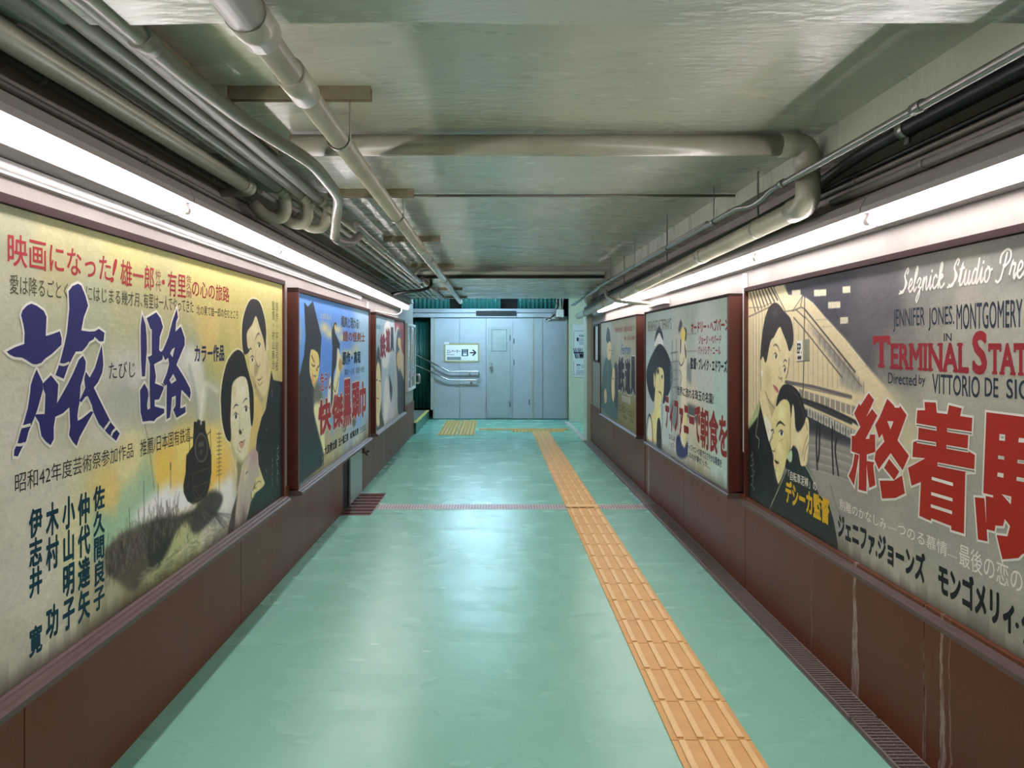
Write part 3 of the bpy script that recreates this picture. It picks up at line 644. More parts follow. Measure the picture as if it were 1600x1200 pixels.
    def age(s, amt=.05, bottom=.5):
        n = sum(np.kron(RNG.random((s.Hh//k+2, s.W//k+2)), np.ones((k, k)))[:s.Hh, :s.W]*wt for k, wt in ((1, .3), (2, .3), (6, .25), (20, .15)))
        s.img *= (1-amt+2*amt*n)[..., None]
        e = np.kron(RNG.random((1, s.W//9+2)), np.ones((1, 9)))[:, :s.W]*.5+np.kron(RNG.random((1, s.W//31+2)), np.ones((1, 31)))[:, :s.W]*.5
        k = np.clip(1-(s.z1-s.z0-s.gy*s.res)/(.03+.09*e), 0, 1)**1.3*bottom*(.6+.4*n)
        s.img = s.img*(1-k[..., None])+np.array(S(150, 140, 122))[None, None]*.62*k[..., None]
    # crisp lettering
    def put(s, v, f, col, layer):
        """v: (d, z) pairs"""
        s.cnt = getattr(s, 'cnt', 0)+1; s.tx.setdefault(s.grp, []).append((v, f, layer*.00035+(s.cnt % 16)*2e-5+.0002, tuple(col)))
    def g(s, name): s.grp = name
    def text(s, st, xl, yt, yb, xr, col, bold=0., layer=1, edge=None, ecol=(225, 218, 206), shear=0.):
        dl, zt = s.dz(xl, yt); _, zb = s.dz(xl, yb); dr, _ = s.dz(xr, CY); v0, _ = glyphs(st, 0, shear); mn, mx = v0.min(0), v0.max(0)
        f = glyphs(st, 0, shear)[1]; q = (v0-mn)/(mx-mn); P = np.stack([dl+(dr-dl)*q[:, 0], zb+(zt-zb)*q[:, 1]], 1)
        ex, ey = (dr-dl)/(mx[0]-mn[0]), (zt-zb)/(mx[1]-mn[1])
        def go(bo, c, ly):
            for ox, oy in s.around(bo): s.put(P+np.array([ox*ex, oy*ey]), f, c, ly)
        if edge: go(bold+edge, ecol, layer)
        go(bold, col, layer+(1 if edge else 0))
    def vtext(s, st, xc, w, yt, yb, col, bold=0., layer=1, edge=None, ecol=(225, 218, 206)):
        dc, zt = s.dz(xc, yt); _, zb = s.dz(xc, yb); d0, _ = s.dz(xc-w/2, yt); d1, _ = s.dz(xc+w/2, yt); n = len(st); h = (zt-zb)/n
        for i, ch in enumerate(st):
            if ch in ' 　': continue
            for bo, c, ly in ([(bold+edge, ecol, layer)] if edge else [])+[(bold, col, layer+(1 if edge else 0))]:
                v, f = glyphs(ch)
                for ox, oy in s.around(bo): s.put(np.stack([d0+(d1-d0)*(v[:, 0]+ox), zt-h*i-h*(1-(v[:, 1]+oy+.14))], 1), f, c, ly)
    def around(s, r):
        """a brush pressed wider: the same letter laid down again round a small circle"""
        if r < .004: return [(0, 0)]
        n = 4 if r < .03 else 8
        return [(r*math.cos(2*PI*(k+.5)/n), r*math.sin(2*PI*(k+.5)/n)) for k in range(n)]
    def shape(s, pts, col, layer=1, holes=(), edge=0, ecol=(228, 222, 212), smooth=False):
        """brush-lettered outline in photo pixels, with a painted border edge photo pixels wide"""
        L = [crom(p, 4) if smooth else np.array(p, float) for p in (pts, *holes)]
        Q = [np.array([s.dz(*q) for q in p]) for p in L]
        tri = tessellate_polygon([[Vector((a, b, 0)) for a, b in q] for q in Q])
        s.put(np.concatenate(Q), [tuple(t) for t in tri], col, layer+1)
        if edge:
            for q, p in zip(Q, L): s.ribbon(np.vstack([q, q[:1]]), edge*q[0][0]/F, ecol, layer)
    def ribbon(s, q, w, col, layer):
        """one mitred strip of paint along q, each bit laid a hair over the bit before"""
        q = np.array([p for i, p in enumerate(q) if i == 0 or np.hypot(*(p-q[i-1])) > 1e-6]); n = len(q); r = w/2
        if n < 2: return
        closed = np.hypot(*(q[0]-q[-1])) < 1e-6
        L, Rr = [], []
        for i in range(n):
            a = q[i-1] if i else (q[-2] if closed else None); b = q[i+1] if i < n-1 else (q[1] if closed else None)
            t = [u/np.hypot(*u) for u in ([q[i]-a] if a is not None else [])+([b-q[i]] if b is not None else [])]
            N = [np.array([-u[1], u[0]]) for u in t]; m = sum(N); l = np.hypot(*m)
            m = N[0] if l < .2 else m/l; k = min(1/max(m.dot(N[0]), .3), 2.2)
            e = np.zeros(2) if closed or 0 < i < n-1 else (t[0]*r*.6*(1 if i else -1))
            L.append(q[i]+e+m*r*k); Rr.append(q[i]+e-m*r*k)
        v = np.array([p for pr in zip(L, Rr) for p in pr]); f = [(2*i, 2*i+1, 2*i+3, 2*i+2) for i in range(n-1)]
        s.put(np.column_stack([v, np.repeat(np.arange(n)*(2e-5 if not closed else 0), 2)]), f, col, layer)
    def line(s, pts, w, col, layer=1, smooth=True):
        q = np.array([s.dz(*p) for p in (crom(pts, 6, False) if smooth and len(pts) > 2 else pts)]); s.ribbon(q, w*q[0][0]/F, col, layer)
    def build(s, root):
        L = org(root); inw = -s.sg                          # towards the corridor
        W, Hh = s.W, s.Hh; me = bpy.data.meshes.new('panel')
        d = s.d0+np.arange(W)*s.res if s.sg < 0 else s.d1-np.arange(W)*s.res
        co = np.zeros((Hh, W, 3), np.float32); co[..., 0] = s.X; co[..., 1] = d[None]; co[..., 2] = (s.z1-np.arange(Hh)*s.res)[:, None]; co -= np.array(L)
        idx = np.arange(Hh*W).reshape(Hh, W); q = np.stack([idx[:-1, :-1], idx[1:, :-1], idx[1:, 1:], idx[:-1, 1:]], -1).reshape(-1, 4)
        if s.sg > 0: pass
        me.vertices.add(Hh*W); me.vertices.foreach_set('co', co.ravel()); me.loops.add(q.size); me.loops.foreach_set('vertex_index', q.ravel().astype(np.int32))
        me.polygons.add(len(q)); me.polygons.foreach_set('loop_start', np.arange(0, q.size, 4, dtype=np.int32)); me.polygons.foreach_set('loop_total', np.full(len(q), 4, np.int32)); me.update()
        at = me.color_attributes.new('paint', 'FLOAT_COLOR', 'POINT'); c = np.ones((Hh*W, 4), np.float32); c[:, :3] = lin(np.clip(s.mute()*s.gain, 0, 1)).reshape(-1, 3); at.data.foreach_set('color', c.ravel())
        me.materials.append(M['poster']); link('panel', me, root)
        bm = nb(); box(bm, s.X+s.sg*.002, s.X+s.sg*.014, s.d0, s.d1, s.z0, s.z1); obj('backing_board', bm, M['wood'], root)
        for nm, L2 in s.tx.items():
            vs, fs, mi, cols, n = [], [], [], [], 0
            for v, f, off, col in L2:
                v = np.array(v); ex = v[:, 2] if v.shape[1] > 2 else np.zeros(len(v))
                if col not in cols: cols.append(col)
                vs += [(s.X+inw*(off+x)-L.x, p-L.y, q-L.z) for (p, q), x in zip(v[:, :2], ex)]; fs += [tuple(i+n for i in t) for t in f]; mi += [cols.index(col)]*len(f); n += len(v)
            me = bpy.data.meshes.new(nm); me.from_pydata(vs, [], fs); me.polygons.foreach_set('material_index', mi)
            for k in cols: me.materials.append(pm(k))
            link(nm, me, root, colour_name(cols[-1])+' '+nm.replace('_', ' '))
def colour_name(c):
    r, g, b = c; mx, mn = max(c), min(c)
    if mx < 60 and mx-mn < 40: return 'black'
    if mx-mn < 34: return 'white' if mn > 180 else 'grey'
    if r == mx: return 'red' if g < 110 and b < 110 else ('yellow' if b < 90 else 'pale')
    return 'blue' if b == mx else 'green'
def billboard(b, label, Xw, Xf, ledge, stile=.028, top=.03, near=True):
    """frame about the painted board: stiles, head rail, and a moulded ledge under it"""
    s = b.sg; t = thing('film_billboard', (b.X, (b.d0+b.d1)/2, b.z0), label, 'billboard', 'painted film billboards'); b.build(t)
    bm = nb(); box(bm, Xw, Xf, b.d0-stile, b.d1+stile, b.z1, b.z1+top, .002); obj('head_rail', bm, M['headrail'], t)
    for a, c in ((b.d0-stile, b.d0), (b.d1, b.d1+stile)): bm = nb(); box(bm, Xw, Xf, a, c, b.z0-.01, b.z1, .002); obj('stile', bm, M['wood'], t)
    bm = nb(); x = lambda k: Xw+(ledge-Xw)*k
    prism(bm, [(Xw, b.z0), (x(.55), b.z0), (x(.62), b.z0-.006), (x(.72), b.z0-.006), (x(.8), b.z0-.014), (x(.92), b.z0-.014), (x(1), b.z0-.022), (x(1), b.z0-.04), (Xw, b.z0-.045)], 1, b.d0-stile, b.d1+stile)
    obj('ledge', bm, M['moulding'], t)
    return t

# ---- steam train billboard
B = Board(-1.285, 1.83, 4.53, .548, 1.832, .004, 1.14)
B.field([(5,330,(150,150,118)),(5,500,(174,170,144)),(5,700,(192,184,168)),(5,900,(190,182,166)),(5,1040,(180,172,154)),(100,380,(166,160,112)),(200,400,(178,170,104)),(330,440,(190,176,98)),(430,480,(194,182,106)),
  (190,480,(168,164,120)),(190,600,(178,174,156)),(100,620,(176,172,148)),(150,500,(162,164,132)),(330,520,(204,174,96)),(345,560,(180,172,92)),(330,600,(166,166,98)),(300,580,(152,156,124)),(370,520,(196,178,96)),(170,660,(192,184,168)),(250,650,(188,180,154)),
  (290,700,(228,198,95)),(200,720,(214,200,140)),(255,735,(238,186,70)),(170,770,(216,186,104)),(300,735,(238,180,58)),(340,700,(230,196,96)),(340,735,(238,178,60)),(350,650,(196,186,130)),(160,830,(152,186,150)),(200,790,(160,190,150)),(230,765,(150,182,146)),
  (120,850,(208,198,150)),(140,920,(176,164,132)),(60,900,(196,188,172)),(100,980,(188,180,160)),(300,860,(176,178,126)),(330,830,(196,190,176)),(350,790,(190,184,176)),(265,885,(168,172,112)),(200,940,(150,140,104)),(170,960,(166,158,128)),(60,760,(194,186,170))])
for q in ((205,575,40,26,.6),(240,570,25,18,.5),(285,560,14,24,.8),(300,610,14,30,.7),(330,610,16,16,.7),(335,640,14,18,.6),(230,640,40,26,.5)): B.splat((190,184,176), *q)
B.fill((150,156,140), [(150,640),(178,594),(200,580),(222,562),(250,556),(284,546),(300,541),(318,572),(336,604),(350,622),(350,650),(300,668),(220,668)], soft=6, alpha=.55)
B.fill((198,192,184), [(178,600),(205,580),(222,563),(240,566),(262,556),(286,546),(300,542),(312,566),(306,600),(296,572),(284,590),(270,572),(250,600),(232,580),(214,606),(196,596)], soft=4, alpha=.75)
B.fill((206,206,190), [(308,657),(305,620),(294,590),(288,560),(300,543),(314,560),(320,595),(322,625),(316,657)], soft=5, alpha=.8)
B.stroke((118,124,110), [(309,655),(304,610),(296,575)], 3, soft=6, alpha=.6); B.stroke((228,224,210), [(314,655),(316,620),(322,600),(340,612)], 2.5, soft=5, alpha=.7)
B.fill((150,186,150), [(158,835),(180,812),(205,790),(232,765),(246,768),(244,800),(205,820),(165,848)], soft=5)
B.fill((228,220,220), [(205,812),(232,780),(250,766),(262,754),(270,764),(282,756),(296,772),(306,792),(296,800),(270,810),(240,815)], soft=5)
B.fill((226,220,216), [(332,760),(346,752),(362,746),(366,790),(350,800),(334,786)], soft=5, alpha=.8)
B.fill((70,57,52), [(163,866),(176,848),(190,834),(215,822),(240,812),(262,810),(276,806),(270,835),(258,862),(250,884),(228,898),(208,924),(186,910),(168,895)], soft=1.5, alpha=.8)
B.fill((40,38,38), [(236,818),(276,806),(300,796),(318,776),(334,766),(348,776),(342,796),(322,822),(304,834),(292,816),(276,830),(262,862),(246,884),(232,880)], soft=1.5, alpha=.85)
for i in range(420):
    x = 163+RNG.random()*115; yb_ = 905-(x-163)*.75-RNG.random()*40+RNG.random()*26; L_ = 10+RNG.random()*24
    B.stroke([(96,80,70),(56,46,44),(130,116,98),(40,36,36)][i % 4], [(x,yb_),(x+RNG.normal()*3,yb_-L_)], 1.1, soft=.8, alpha=.6)
for i in range(330):
    x = 168+RNG.random()*170; yc_ = 872-(x-168)*.42+RNG.normal()*16; B.stroke([(98,80,70),(34,30,32),(52,44,42),(124,112,92)][i % 4], [(x,yc_),(x+RNG.normal()*4,yc_-5-RNG.random()*10)], 1.5, soft=1, alpha=.45)
for i in range(150):
    x = 215+RNG.random()*125; y = 905-(x-215)*.62+RNG.random()*28-10; B.stroke([(186,188,130),(122,124,84),(206,200,180),(84,80,66)][i % 4], [(x,y),(x+5+RNG.random()*8,y-12+RNG.random()*14)], 1.2, soft=1.2, alpha=.5)
for i in range(16): B.stroke((52,48,46), [(318+i*1.2,792+i*.6),(330+i*2.0,800+RNG.random()*26)], 1.6, soft=1.5, alpha=.6)
for x, y0, y1 in ((225,752,815),(247,757,818),(266.5,727,762),(202,795,840)): B.stroke((70,66,58), [(x,y0),(x,y1)], 1.1, soft=.8)
B.stroke((60,58,52), [(266.5,724),(266.5,733)], 3, soft=.8)
B.stroke((110,104,92), [(225,660),(232,690),(237,730),(241,765)], 1.5, soft=1, alpha=.8)
B.fill((36,31,30), [(303,659),(308,659),(308,656),(313,656),(313,658.5),(320.5,657.5),(321,673),(324,681),(326,690),(330.5,712),(330.5,737),(328.5,752),(327,762),(322,776),(312,783),(303,789),(293,783),(287,770),(286.5,758),(290,739),(291,712),(297,703),(301.5,697),(302,678)], False)
B.fill((86,86,80), [(314,676),(322,684),(325,700),(322,717),(314,723),(307,716),(304,700),(307,684)]); B.fill((40,38,38), [(314,679),(321,686),(323.5,700),(321,714),(314,720),(308,714),(306,700),(308,686)])
B.fill((84,82,72), [(310,692),(318,690),(318.5,697),(310,699)], False); B.fill((70,66,60), [(312,703),(317,702),(316,711),(312,712)], False)
for p in ([(328.5,671),(329.5,711)], [(301,684),(296,684),(296,712)], [(321,682),(329,674)]): B.stroke((40,34,32), p, 1.6, False)
for p in ([(301,740),(327,731),(327,752),(302,762),(301,740)], [(304,765),(312,776),(322,764)], [(300,764),(306,780),(316,778)], [(296,742),(292,765)]): B.stroke((120,106,72), p, 1.0, False, alpha=.8)
B.splat((214,206,196), 303, 791, 4, 5, .8); B.splat((240,236,226), 314, 661, 1.2, 3, .9)
B.stroke((62,58,50), [(342.5,675),(342.5,772)], 1.3, False)
for i in range(11): B.stroke((62,58,50), [(339,678+i*6.5),(346,677.5+i*6.3)], .9, False)
# the couple
CR = (216,206,172)
B.stroke(CR, [(380,553),(377,527),(379,497),(388,472),(396,466),(407,473),(414,497),(417,520),(419,545)], 2.6); B.stroke(CR, [(381,551),(370,545),(356,560),(348,587),(344,618),(344.5,640),(346,662),(352,685),(358,692),(362,712),(369,735),(371,775),(361,806),(355,838)], 2.4)
B.fill((207,190,138), [(400,494),(406,511),(412,529),(416,548),(421,572),(422,590),(418,608),(412,624),(407,627),(401,609),(392,586),(388.5,557),(386.5,535),(386.5,519),(394,507)])
B.fill((192,172,104), [(422,583),(424,586),(421,604),(415,636),(410,641),(408,626),(413,622),(419,606)])
B.fill((168,146,92), [(392,586),(396,588),(403,607),(410,620),(414,616),(409,629),(403,620),(397,604)], soft=2, alpha=.8)
B.fill((160,138,90), [(400,566),(404,575),(402,583),(398,590),(397,575)], soft=2, alpha=.8); B.splat((224,208,160), 398, 515, 6, 10, .7); B.splat((188,166,108), 418, 575, 3, 16, .6)
B.fill((46,40,44), [(396,467),(406,473),(413.5,497),(416,520),(415.5,549),(412,531),(406,512),(400,494),(394,507),(386,520),(386.5,540),(389.5,549),(381,553),(378,527),(380,497),(388,473)])
B.fill((205,190,140), [(416,522),(418.5,530),(418,545),(415.5,550)])
for p, w_ in (([(399,531),(401.5,524),(404,521),(406,523)],2.2), ([(388.5,549),(390.5,545),(393.5,545.5)],2.4), ([(402,537),(405,535.5),(408,539)],1.6), ([(391,559),(394,556),(397,559)],1.8)): B.stroke((36,30,28), p, w_, taper=True)
for x, y in ((405.2,540),(394.4,562)): B.fill((226,216,190), [(x-2.6,y),(x,y-3),(x+2.6,y+1),(x,y+4)]); B.fill((30,26,28), [(x-1.3,y),(x,y-3),(x+1.3,y),(x,y+3.4)])
B.stroke((90,72,50), [(401,570),(404,573),(406,570)], 1.6); B.stroke((110,88,60), [(400,548),(399,560),(400.5,569)], 1.0, alpha=.6); B.stroke((112,66,54), [(402,592),(405,594),(410,589)], 2.2, taper=True); B.stroke((164,118,84), [(403,599),(406,602),(410,597)], 2.2, alpha=.8); B.stroke((96,76,50), [(399,600),(400,606)], 1.4)
B.fill((208,178,102), [(396,611),(400,622),(407,632),(410,648),(403,680),(400,704),(391,706),(390,690),(395.5,660)])
B.fill((29,33,38), [(424,578),(427.5,594),(443,597),(443,777),(384,817),(392,785),(400,770),(413,757),(404,727),(403,708),(399.5,702),(402,680),(409,652),(415,640),(421,602)], False)
B.splat((26,66,60), 412, 775, 22, 30, .75); B.splat((40,44,56), 432, 620, 8, 20, .5)
B.stroke((180,176,160), [(409,648),(413,640),(414,634)], 1.2); B.stroke((170,160,120), [(424,579),(427,593)], 1.1, False)
for x, y in ((425,611),(425,617),(416,671),(416,735)): B.stroke((206,202,186), [(x,y-1.5),(x,y+1.8)], 1.3, False)
B.fill((213,202,166), [(368,593),(377,588),(385,592),(389,612),(390.5,640),(392.5,665),(389.5,692),(384,716),(378,721),(370,719),(364,708),(361,690),(360.5,660),(362,620),(364,604)])
B.fill((186,174,112), [(361,660),(363,690),(368,708),(374,716),(379,720),(371,720),(364,709),(360.5,690)], soft=2.5); B.splat((224,216,190), 377, 612, 8, 14, .7); B.splat((196,170,120), 366, 612, 2.5, 12, .7); B.splat((222,196,160), 367, 680, 4, 7, .5)
B.fill((27,27,32), [(370,547),(380.5,553),(386,573),(390,588),(395.5,610),(396.5,635),(395.5,658),(392.5,665),(390.5,640),(389,612),(385,592),(377,588),(368,593),(362.5,603),(361,630),(360,655),(361,680),(359.5,690),(353,683),(347.5,660),(345.5,634),(345.5,615),(349,588),(357,562)])
for p, w_ in (([(364,639),(367,634),(370,632.5),(372.5,634)],2.3), ([(379.5,630),(382,625.5),(385,622.5),(386.5,624)],2.0), ([(365,649),(368,645),(372,648)],1.8), ([(381,637),(384.5,634.5),(387.5,638)],1.8)): B.stroke((24,22,24), p, w_, taper=True)
for x, y in ((368.6,651),(384.6,640)): B.fill((232,226,210), [(x-3.2,y),(x,y-4),(x+3.2,y),(x,y+4.5)]); B.fill((34,26,28), [(x-1.6,y),(x,y-4.6),(x+1.8,y),(x,y+3.8)])
B.stroke((150,132,92), [(374,644),(374.5,660),(374,671)], 1.6, soft=1.4, alpha=.7); B.fill((70,60,44), [(373.5,671),(376,672),(378,676),(376,679),(373.5,677)]); B.stroke((96,82,60), [(379,672),(380,671)], 1.6)
B.stroke((112,52,46), [(373,694),(376,691),(379,690.5),(383.5,687)], 2.4, taper=True); B.fill((196,140,112), [(374,695),(379,692),(383,690),(380,698),(377,701)]); B.stroke((150,132,84), [(371,698),(373,704),(377,706)], 1.4, soft=1.2, alpha=.8)
B.fill((122,116,78), [(370,721),(378,722),(384,716),(387,712),(379,730),(375,750),(372,780),(370,760),(371,738)], soft=1.5)
B.fill((184,164,150), [(399,703),(402.5,720),(405,744),(398,753),(392.5,775),(385,812),(368,826),(356,837),(360,806),(369,775),(374,750),(379,727),(390,707)])
B.fill((74,60,62), [(356,837),(361,806),(369,778),(371,772),(368,800),(366,827)], soft=1); B.splat((176,134,146), 398, 712, 5, 12, .8); B.splat((204,190,150), 383, 735, 5, 16, .7); B.splat((120,96,98), 380, 800, 6, 16, .6)
for p in ([(379,727),(375,755),(372,790)], [(390,712),(383,745),(378,800),(374,822)], [(388,770),(382,800)]): B.stroke((216,200,176), p, 1.2, alpha=.7)
B.fill((30,32,36), [(392,772),(396,764),(399,756),(397,768),(394,780)])
B.fill((208,192,126), [(404,727),(408,738),(411,747),(413.5,756),(406,765),(398,771),(394,779),(393,770),(399,760),(400,747),(405,744)]); B.stroke((120,100,56), [(400,756),(404,752),(408,753)], 1.2); B.stroke((100,84,46), [(396,764),(401,762)], 1.0)
B.stroke((60,50,40), [(384,740),(387,736.5)], 1.8)
for y0 in (695,705,712,722,734,746): B.stroke((188,188,180), [(433.5+RNG.normal(),y0),(434.5+RNG.normal(),y0+4),(433+RNG.normal(),y0+7)], 1.2)
for y0 in (716,726,738,747,755): B.stroke((200,200,190), [(425.5,y0),(425.5,y0+5)], .9)
B.age(.06, .8)
RED = (168,44,50)
B.g('headline_lettering'); B.text('映画になった', 12, 363, 414, 173, RED, .012); B.text('!', 173, 404, 440, 182, RED, .03, shear=.35); B.text('雄一郎', 188, 405, 446, 240, RED, .012); B.g('small_lettering'); B.vtext('仲代', 247, 9, 421, 456, (150,70,58), .004); B.g('headline_lettering'); B.text('・', 253, 437, 444, 257, RED, .02)
B.g('headline_lettering'); B.text('有里', 262, 423, 462, 290, RED, .012); B.g('small_lettering'); B.vtext('佐久間', 295, 8.5, 430, 466, (150,70,58), .004); B.g('headline_lettering'); B.text('の心の旅路', 300, 436, 463, 358, RED, .012)
GY = (88,82,62)
B.g('tagline_lettering'); B.text('愛は降るごとく', 15, 428, 459, 106, GY, .004); B.text('谷', 111, 446, 466, 130, GY, .004); B.text('にはじまる幾才月、', 134, 445, 470, 222, GY, .004); B.text('有里は一人でやってきた', 224, 457, 481, 302, GY, .004); B.text('北の果て雄一郎の住むところ', 307, 476, 492, 372, GY, .004)
NV = (36,34,104)
a = lambda L, ox=0, oy=440: [(ox+x/8, oy+y/8) for x, y in L]
kw = dict(edge=8, layer=3, ecol=(238, 232, 222))
B.g('title_lettering'); B.shape(a([(385,275),(450,300),(540,365),(575,440),(570,560),(565,680),(650,655),(740,620),(765,710),(760,790),(640,905),(560,960),(510,1015),(450,1035),(400,1030),(330,985),(270,950),(170,940),(110,910),(75,875),(180,820),(295,780),(300,640),(285,540),(255,420),(275,360),(330,300)]), NV, **kw)
B.shape(a([(970,25),(1010,50),(1060,170),(1095,300),(1040,450),(1010,610),(1110,625),(1180,620),(1230,590),(1300,640),(1290,745),(1240,750),(1175,690),(1165,720),(1110,750),(1080,800),(1020,870),(940,875),(900,950),(870,1010),(845,1060),(790,1215),(685,1170),(735,1030),(755,960),(800,780),(830,640),(845,480),(860,330),(850,120),(900,55)]), NV, **kw)
c = lambda L: a(L, 0, 570)
B.shape(c([(450,55),(525,215),(530,310),(460,560),(430,640),(390,740),(350,830),(320,950),(270,1030),(215,1145),(165,1140),(170,1070),(210,980),(250,830),(290,720),(340,540),(370,340),(375,260),(410,150)]), NV, **kw)
B.shape(c([(525,235),(630,130),(722,245),(705,490),(860,420),(990,420),(985,500),(860,530),(780,605),(685,650),(665,780),(665,930),(625,1005),(570,965),(510,890),(480,720),(430,640),(440,620),(550,615),(560,370),(535,310)]), NV, **kw)
B.shape(c([(700,490),(830,260),(900,120),(980,-65),(1030,-115),(1065,-40),(1060,60),(1000,270),(990,430),(960,640),(965,700),(1020,670),(1130,580),(1160,590),(1050,790),(990,900),(950,1015),(900,960),(855,880),(870,770),(860,530),(700,600)]), NV, **kw)
B.shape(c([(1265,-250),(1280,-100),(1285,0),(1270,100),(1220,215),(1165,285),(1260,480),(1380,720),(1490,860),(1445,950),(1340,860),(1230,740),(1160,590),(1140,500),(1090,390),(1060,400),(1010,470),(985,450),(1060,290),(1045,180),(1065,85),(1115,160),(1180,40),(1230,-130)]), NV, **kw)
for p in ([(265,775),(310,765),(365,750)], [(205,1000),(250,1000),(290,985)], [(1300,800),(1330,760),(1360,715)], [(1385,880),(1400,840),(1440,800)]): B.line(c(p), 4.6, (232,226,216), 6)
B.line(a([(735,1030),(790,1040),(850,1015)]), 4, (222,216,204), 6)
e = lambda L: [(200+x/10, 470+y/10) for x, y in L]
B.shape(e([(215,210),(270,380),(285,560),(290,760),(275,930),(260,1180),(210,1185),(195,900),(190,600),(190,400)]), NV, **kw)
B.shape(e([(435,180),(500,270),(540,410),(490,560),(480,770),(510,800),(540,770),(620,580),(690,310),(740,170),(755,120),(775,260),(745,330),(735,480),(820,400),(880,580),(880,690),(840,780),(750,1000),(870,1190),(960,1360),(975,1440),(960,1530),(900,1460),(830,1390),(820,1500),(810,1680),(850,1670),(890,1650),(895,1740),(850,1770),(800,1800),(750,1830),(700,1700),(735,1640),(740,1480),(680,1510),(665,1700),(650,1820),(595,1850),(595,1560),(600,1300),(580,1330),(540,1280),(600,1130),(635,990),(620,890),(575,930),(540,850),(530,920),(400,990),(430,1180),(415,1290),(545,1340),(550,1370),(480,1540),(410,1550),(410,1650),(560,1690),(560,1750),(490,1800),(440,1830),(400,1880),(330,1875),(225,1890),(190,1750),(180,1400),(250,1290),(300,1380),(310,1480),(290,1640),(300,1700),(340,1680),(330,1300),(335,990),(300,880),(365,850),(365,450),(340,430),(285,270)]), NV, holes=[e([(725,725),(690,880),(650,825),(680,760)]), e([(700,1140),(750,1240),(670,1300),(640,1240)])], **kw)
B.g('colour_note_lettering'); B.text('カラー作品', 304, 539, 566, 350, (40,36,84), .03); B.g('reading_lettering'); B.text('たびじ', 170, 566, 593, 211, (40,36,50), .0)
BK = (34,34,34)
B.g('festival_lettering'); B.text('昭和42年度芸術祭参加作品', 23, 740, 772, 208, BK, .002); B.text('推薦/日本国有鉄道', 219, 687, 714, 297, BK, .002)
TL = (8,58,76)
B.g('cast_lettering')
for st, xc, w_, yt, yb_ in (('佐久間良子',154.5,18,759,954),('仲代達矢',131,19,770,972),('小山明子',107,19.5,775,985),('木村　功',81.5,20,785,998),('伊志井　寛',55.5,21,794,1024)): B.vtext(st, xc, w_, yt, yb_, TL, .036)
B.g('credit_lettering'); B.vtext('原作・平岩弓枝', 432.5, 4.5, 472, 580, (120,110,66), .004); B.vtext('監督・村山新治', 427, 4.5, 470, 578, (120,110,66), .004)
billboard(B, 'long cream billboard painted with a steam locomotive and a close couple', XL, -1.272, -1.235, stile=.02, top=.028)

# ---- station billboard over the drain
B = Board(1.52, 1.72, 4.44, .548, 1.784, .004, 1.2)
B.field([(1180,480,(190,174,136)),(1300,455,(58,56,66)),(1380,470,(84,78,80)),(1400,560,(112,106,102)),(1300,520,(60,56,64)),(1340,560,(78,72,76)),(1450,450,(120,114,108)),(1590,400,(122,118,110)),(1500,500,(150,144,130)),(1590,500,(154,150,136)),(1390,650,(160,152,130)),(1480,620,(156,152,136)),(1590,640,(152,148,132)),
  (1420,720,(174,166,132)),(1440,800,(140,138,128)),(1330,760,(128,124,120)),(1310,800,(132,128,122)),(1500,850,(146,142,132)),(1590,900,(150,146,132)),(1400,880,(154,150,136)),(1590,1000,(136,132,118)),(1330,850,(144,140,128)),(1450,940,(146,142,128)),(1470,480,(132,126,114)),(1680,600,(150,146,132)),(1700,900,(148,144,130))])
for i in range(60): B.stroke([(70,66,76),(96,90,92)][i % 2], [(1270+RNG.random()*110,452+RNG.random()*110)]*1+[(1290+RNG.random()*110,452+RNG.random()*110)], 9, soft=9, alpha=.10)
CM = (200,182,140)
B.fill(CM, [(1168,480),(1168,456),(1209,449.5),(1224,446),(1232,461),(1254,461),(1259,464),(1270,472),(1292.5,498.5),(1321,530),(1354,570.5),(1381,602),(1404,634),(1416,668),(1400,690),(1340,690),(1230,665),(1168,710)], False, soft=1)
B.fill((190,174,138), [(1381,602),(1412,640),(1440,700),(1430,740),(1400,700)], soft=12, alpha=.6)
B.fill((58,56,66), [(1226,440),(1300,430),(1300,470),(1254,461),(1232,461)], False, soft=1); B.fill((58,56,66), [(1254,461),(1254,440),(1300,440),(1310,500),(1292.5,498.5),(1270,472),(1259,464)], False, soft=1)
for i in range(9): B.stroke((52,46,44), [(1172+4.6*i,457-1.2*i),(1180+5*i,487-2.6*i)], 3.4, False, alpha=.95)
B.stroke((120,104,80), [(1170,481),(1190,480),(1204,474)], 1.4, False); B.stroke((96,84,66), [(1170,495),(1204,479)], 2, False)
for i, x in enumerate((1177,1181.5,1186,1191,1195)): B.stroke((104,90,70), [(x,494-2*i),(x,640)], 1.3, False, alpha=.8); B.stroke((222,206,164), [(x+2,496-2*i),(x+2,640)], 1.4, False, alpha=.7)
B.fill((208,192,150), [(1209,449.5),(1224,446),(1232,461),(1254.5,461),(1238,487),(1224,486)], False); B.stroke((70,62,54), [(1209,450),(1227,486)], 2, False); B.stroke((80,70,58), [(1254,462),(1239,485),(1226,487)], 1.6, False); B.stroke((60,54,52), [(1254,462),(1251,478)], 2.4, False); B.stroke((70,62,56), [(1238,486),(1252,480),(1256,482)], 1.8, False)
B.fill((136,126,116), [(1262,505),(1285,525),(1312,556),(1334,582),(1346,602),(1347,612),(1330,606),(1318,590),(1296,556),(1278,530)], False, soft=3)
B.fill((150,140,126), [(1316,575),(1344,604),(1346,613),(1322,606),(1310,596)], False, soft=3)
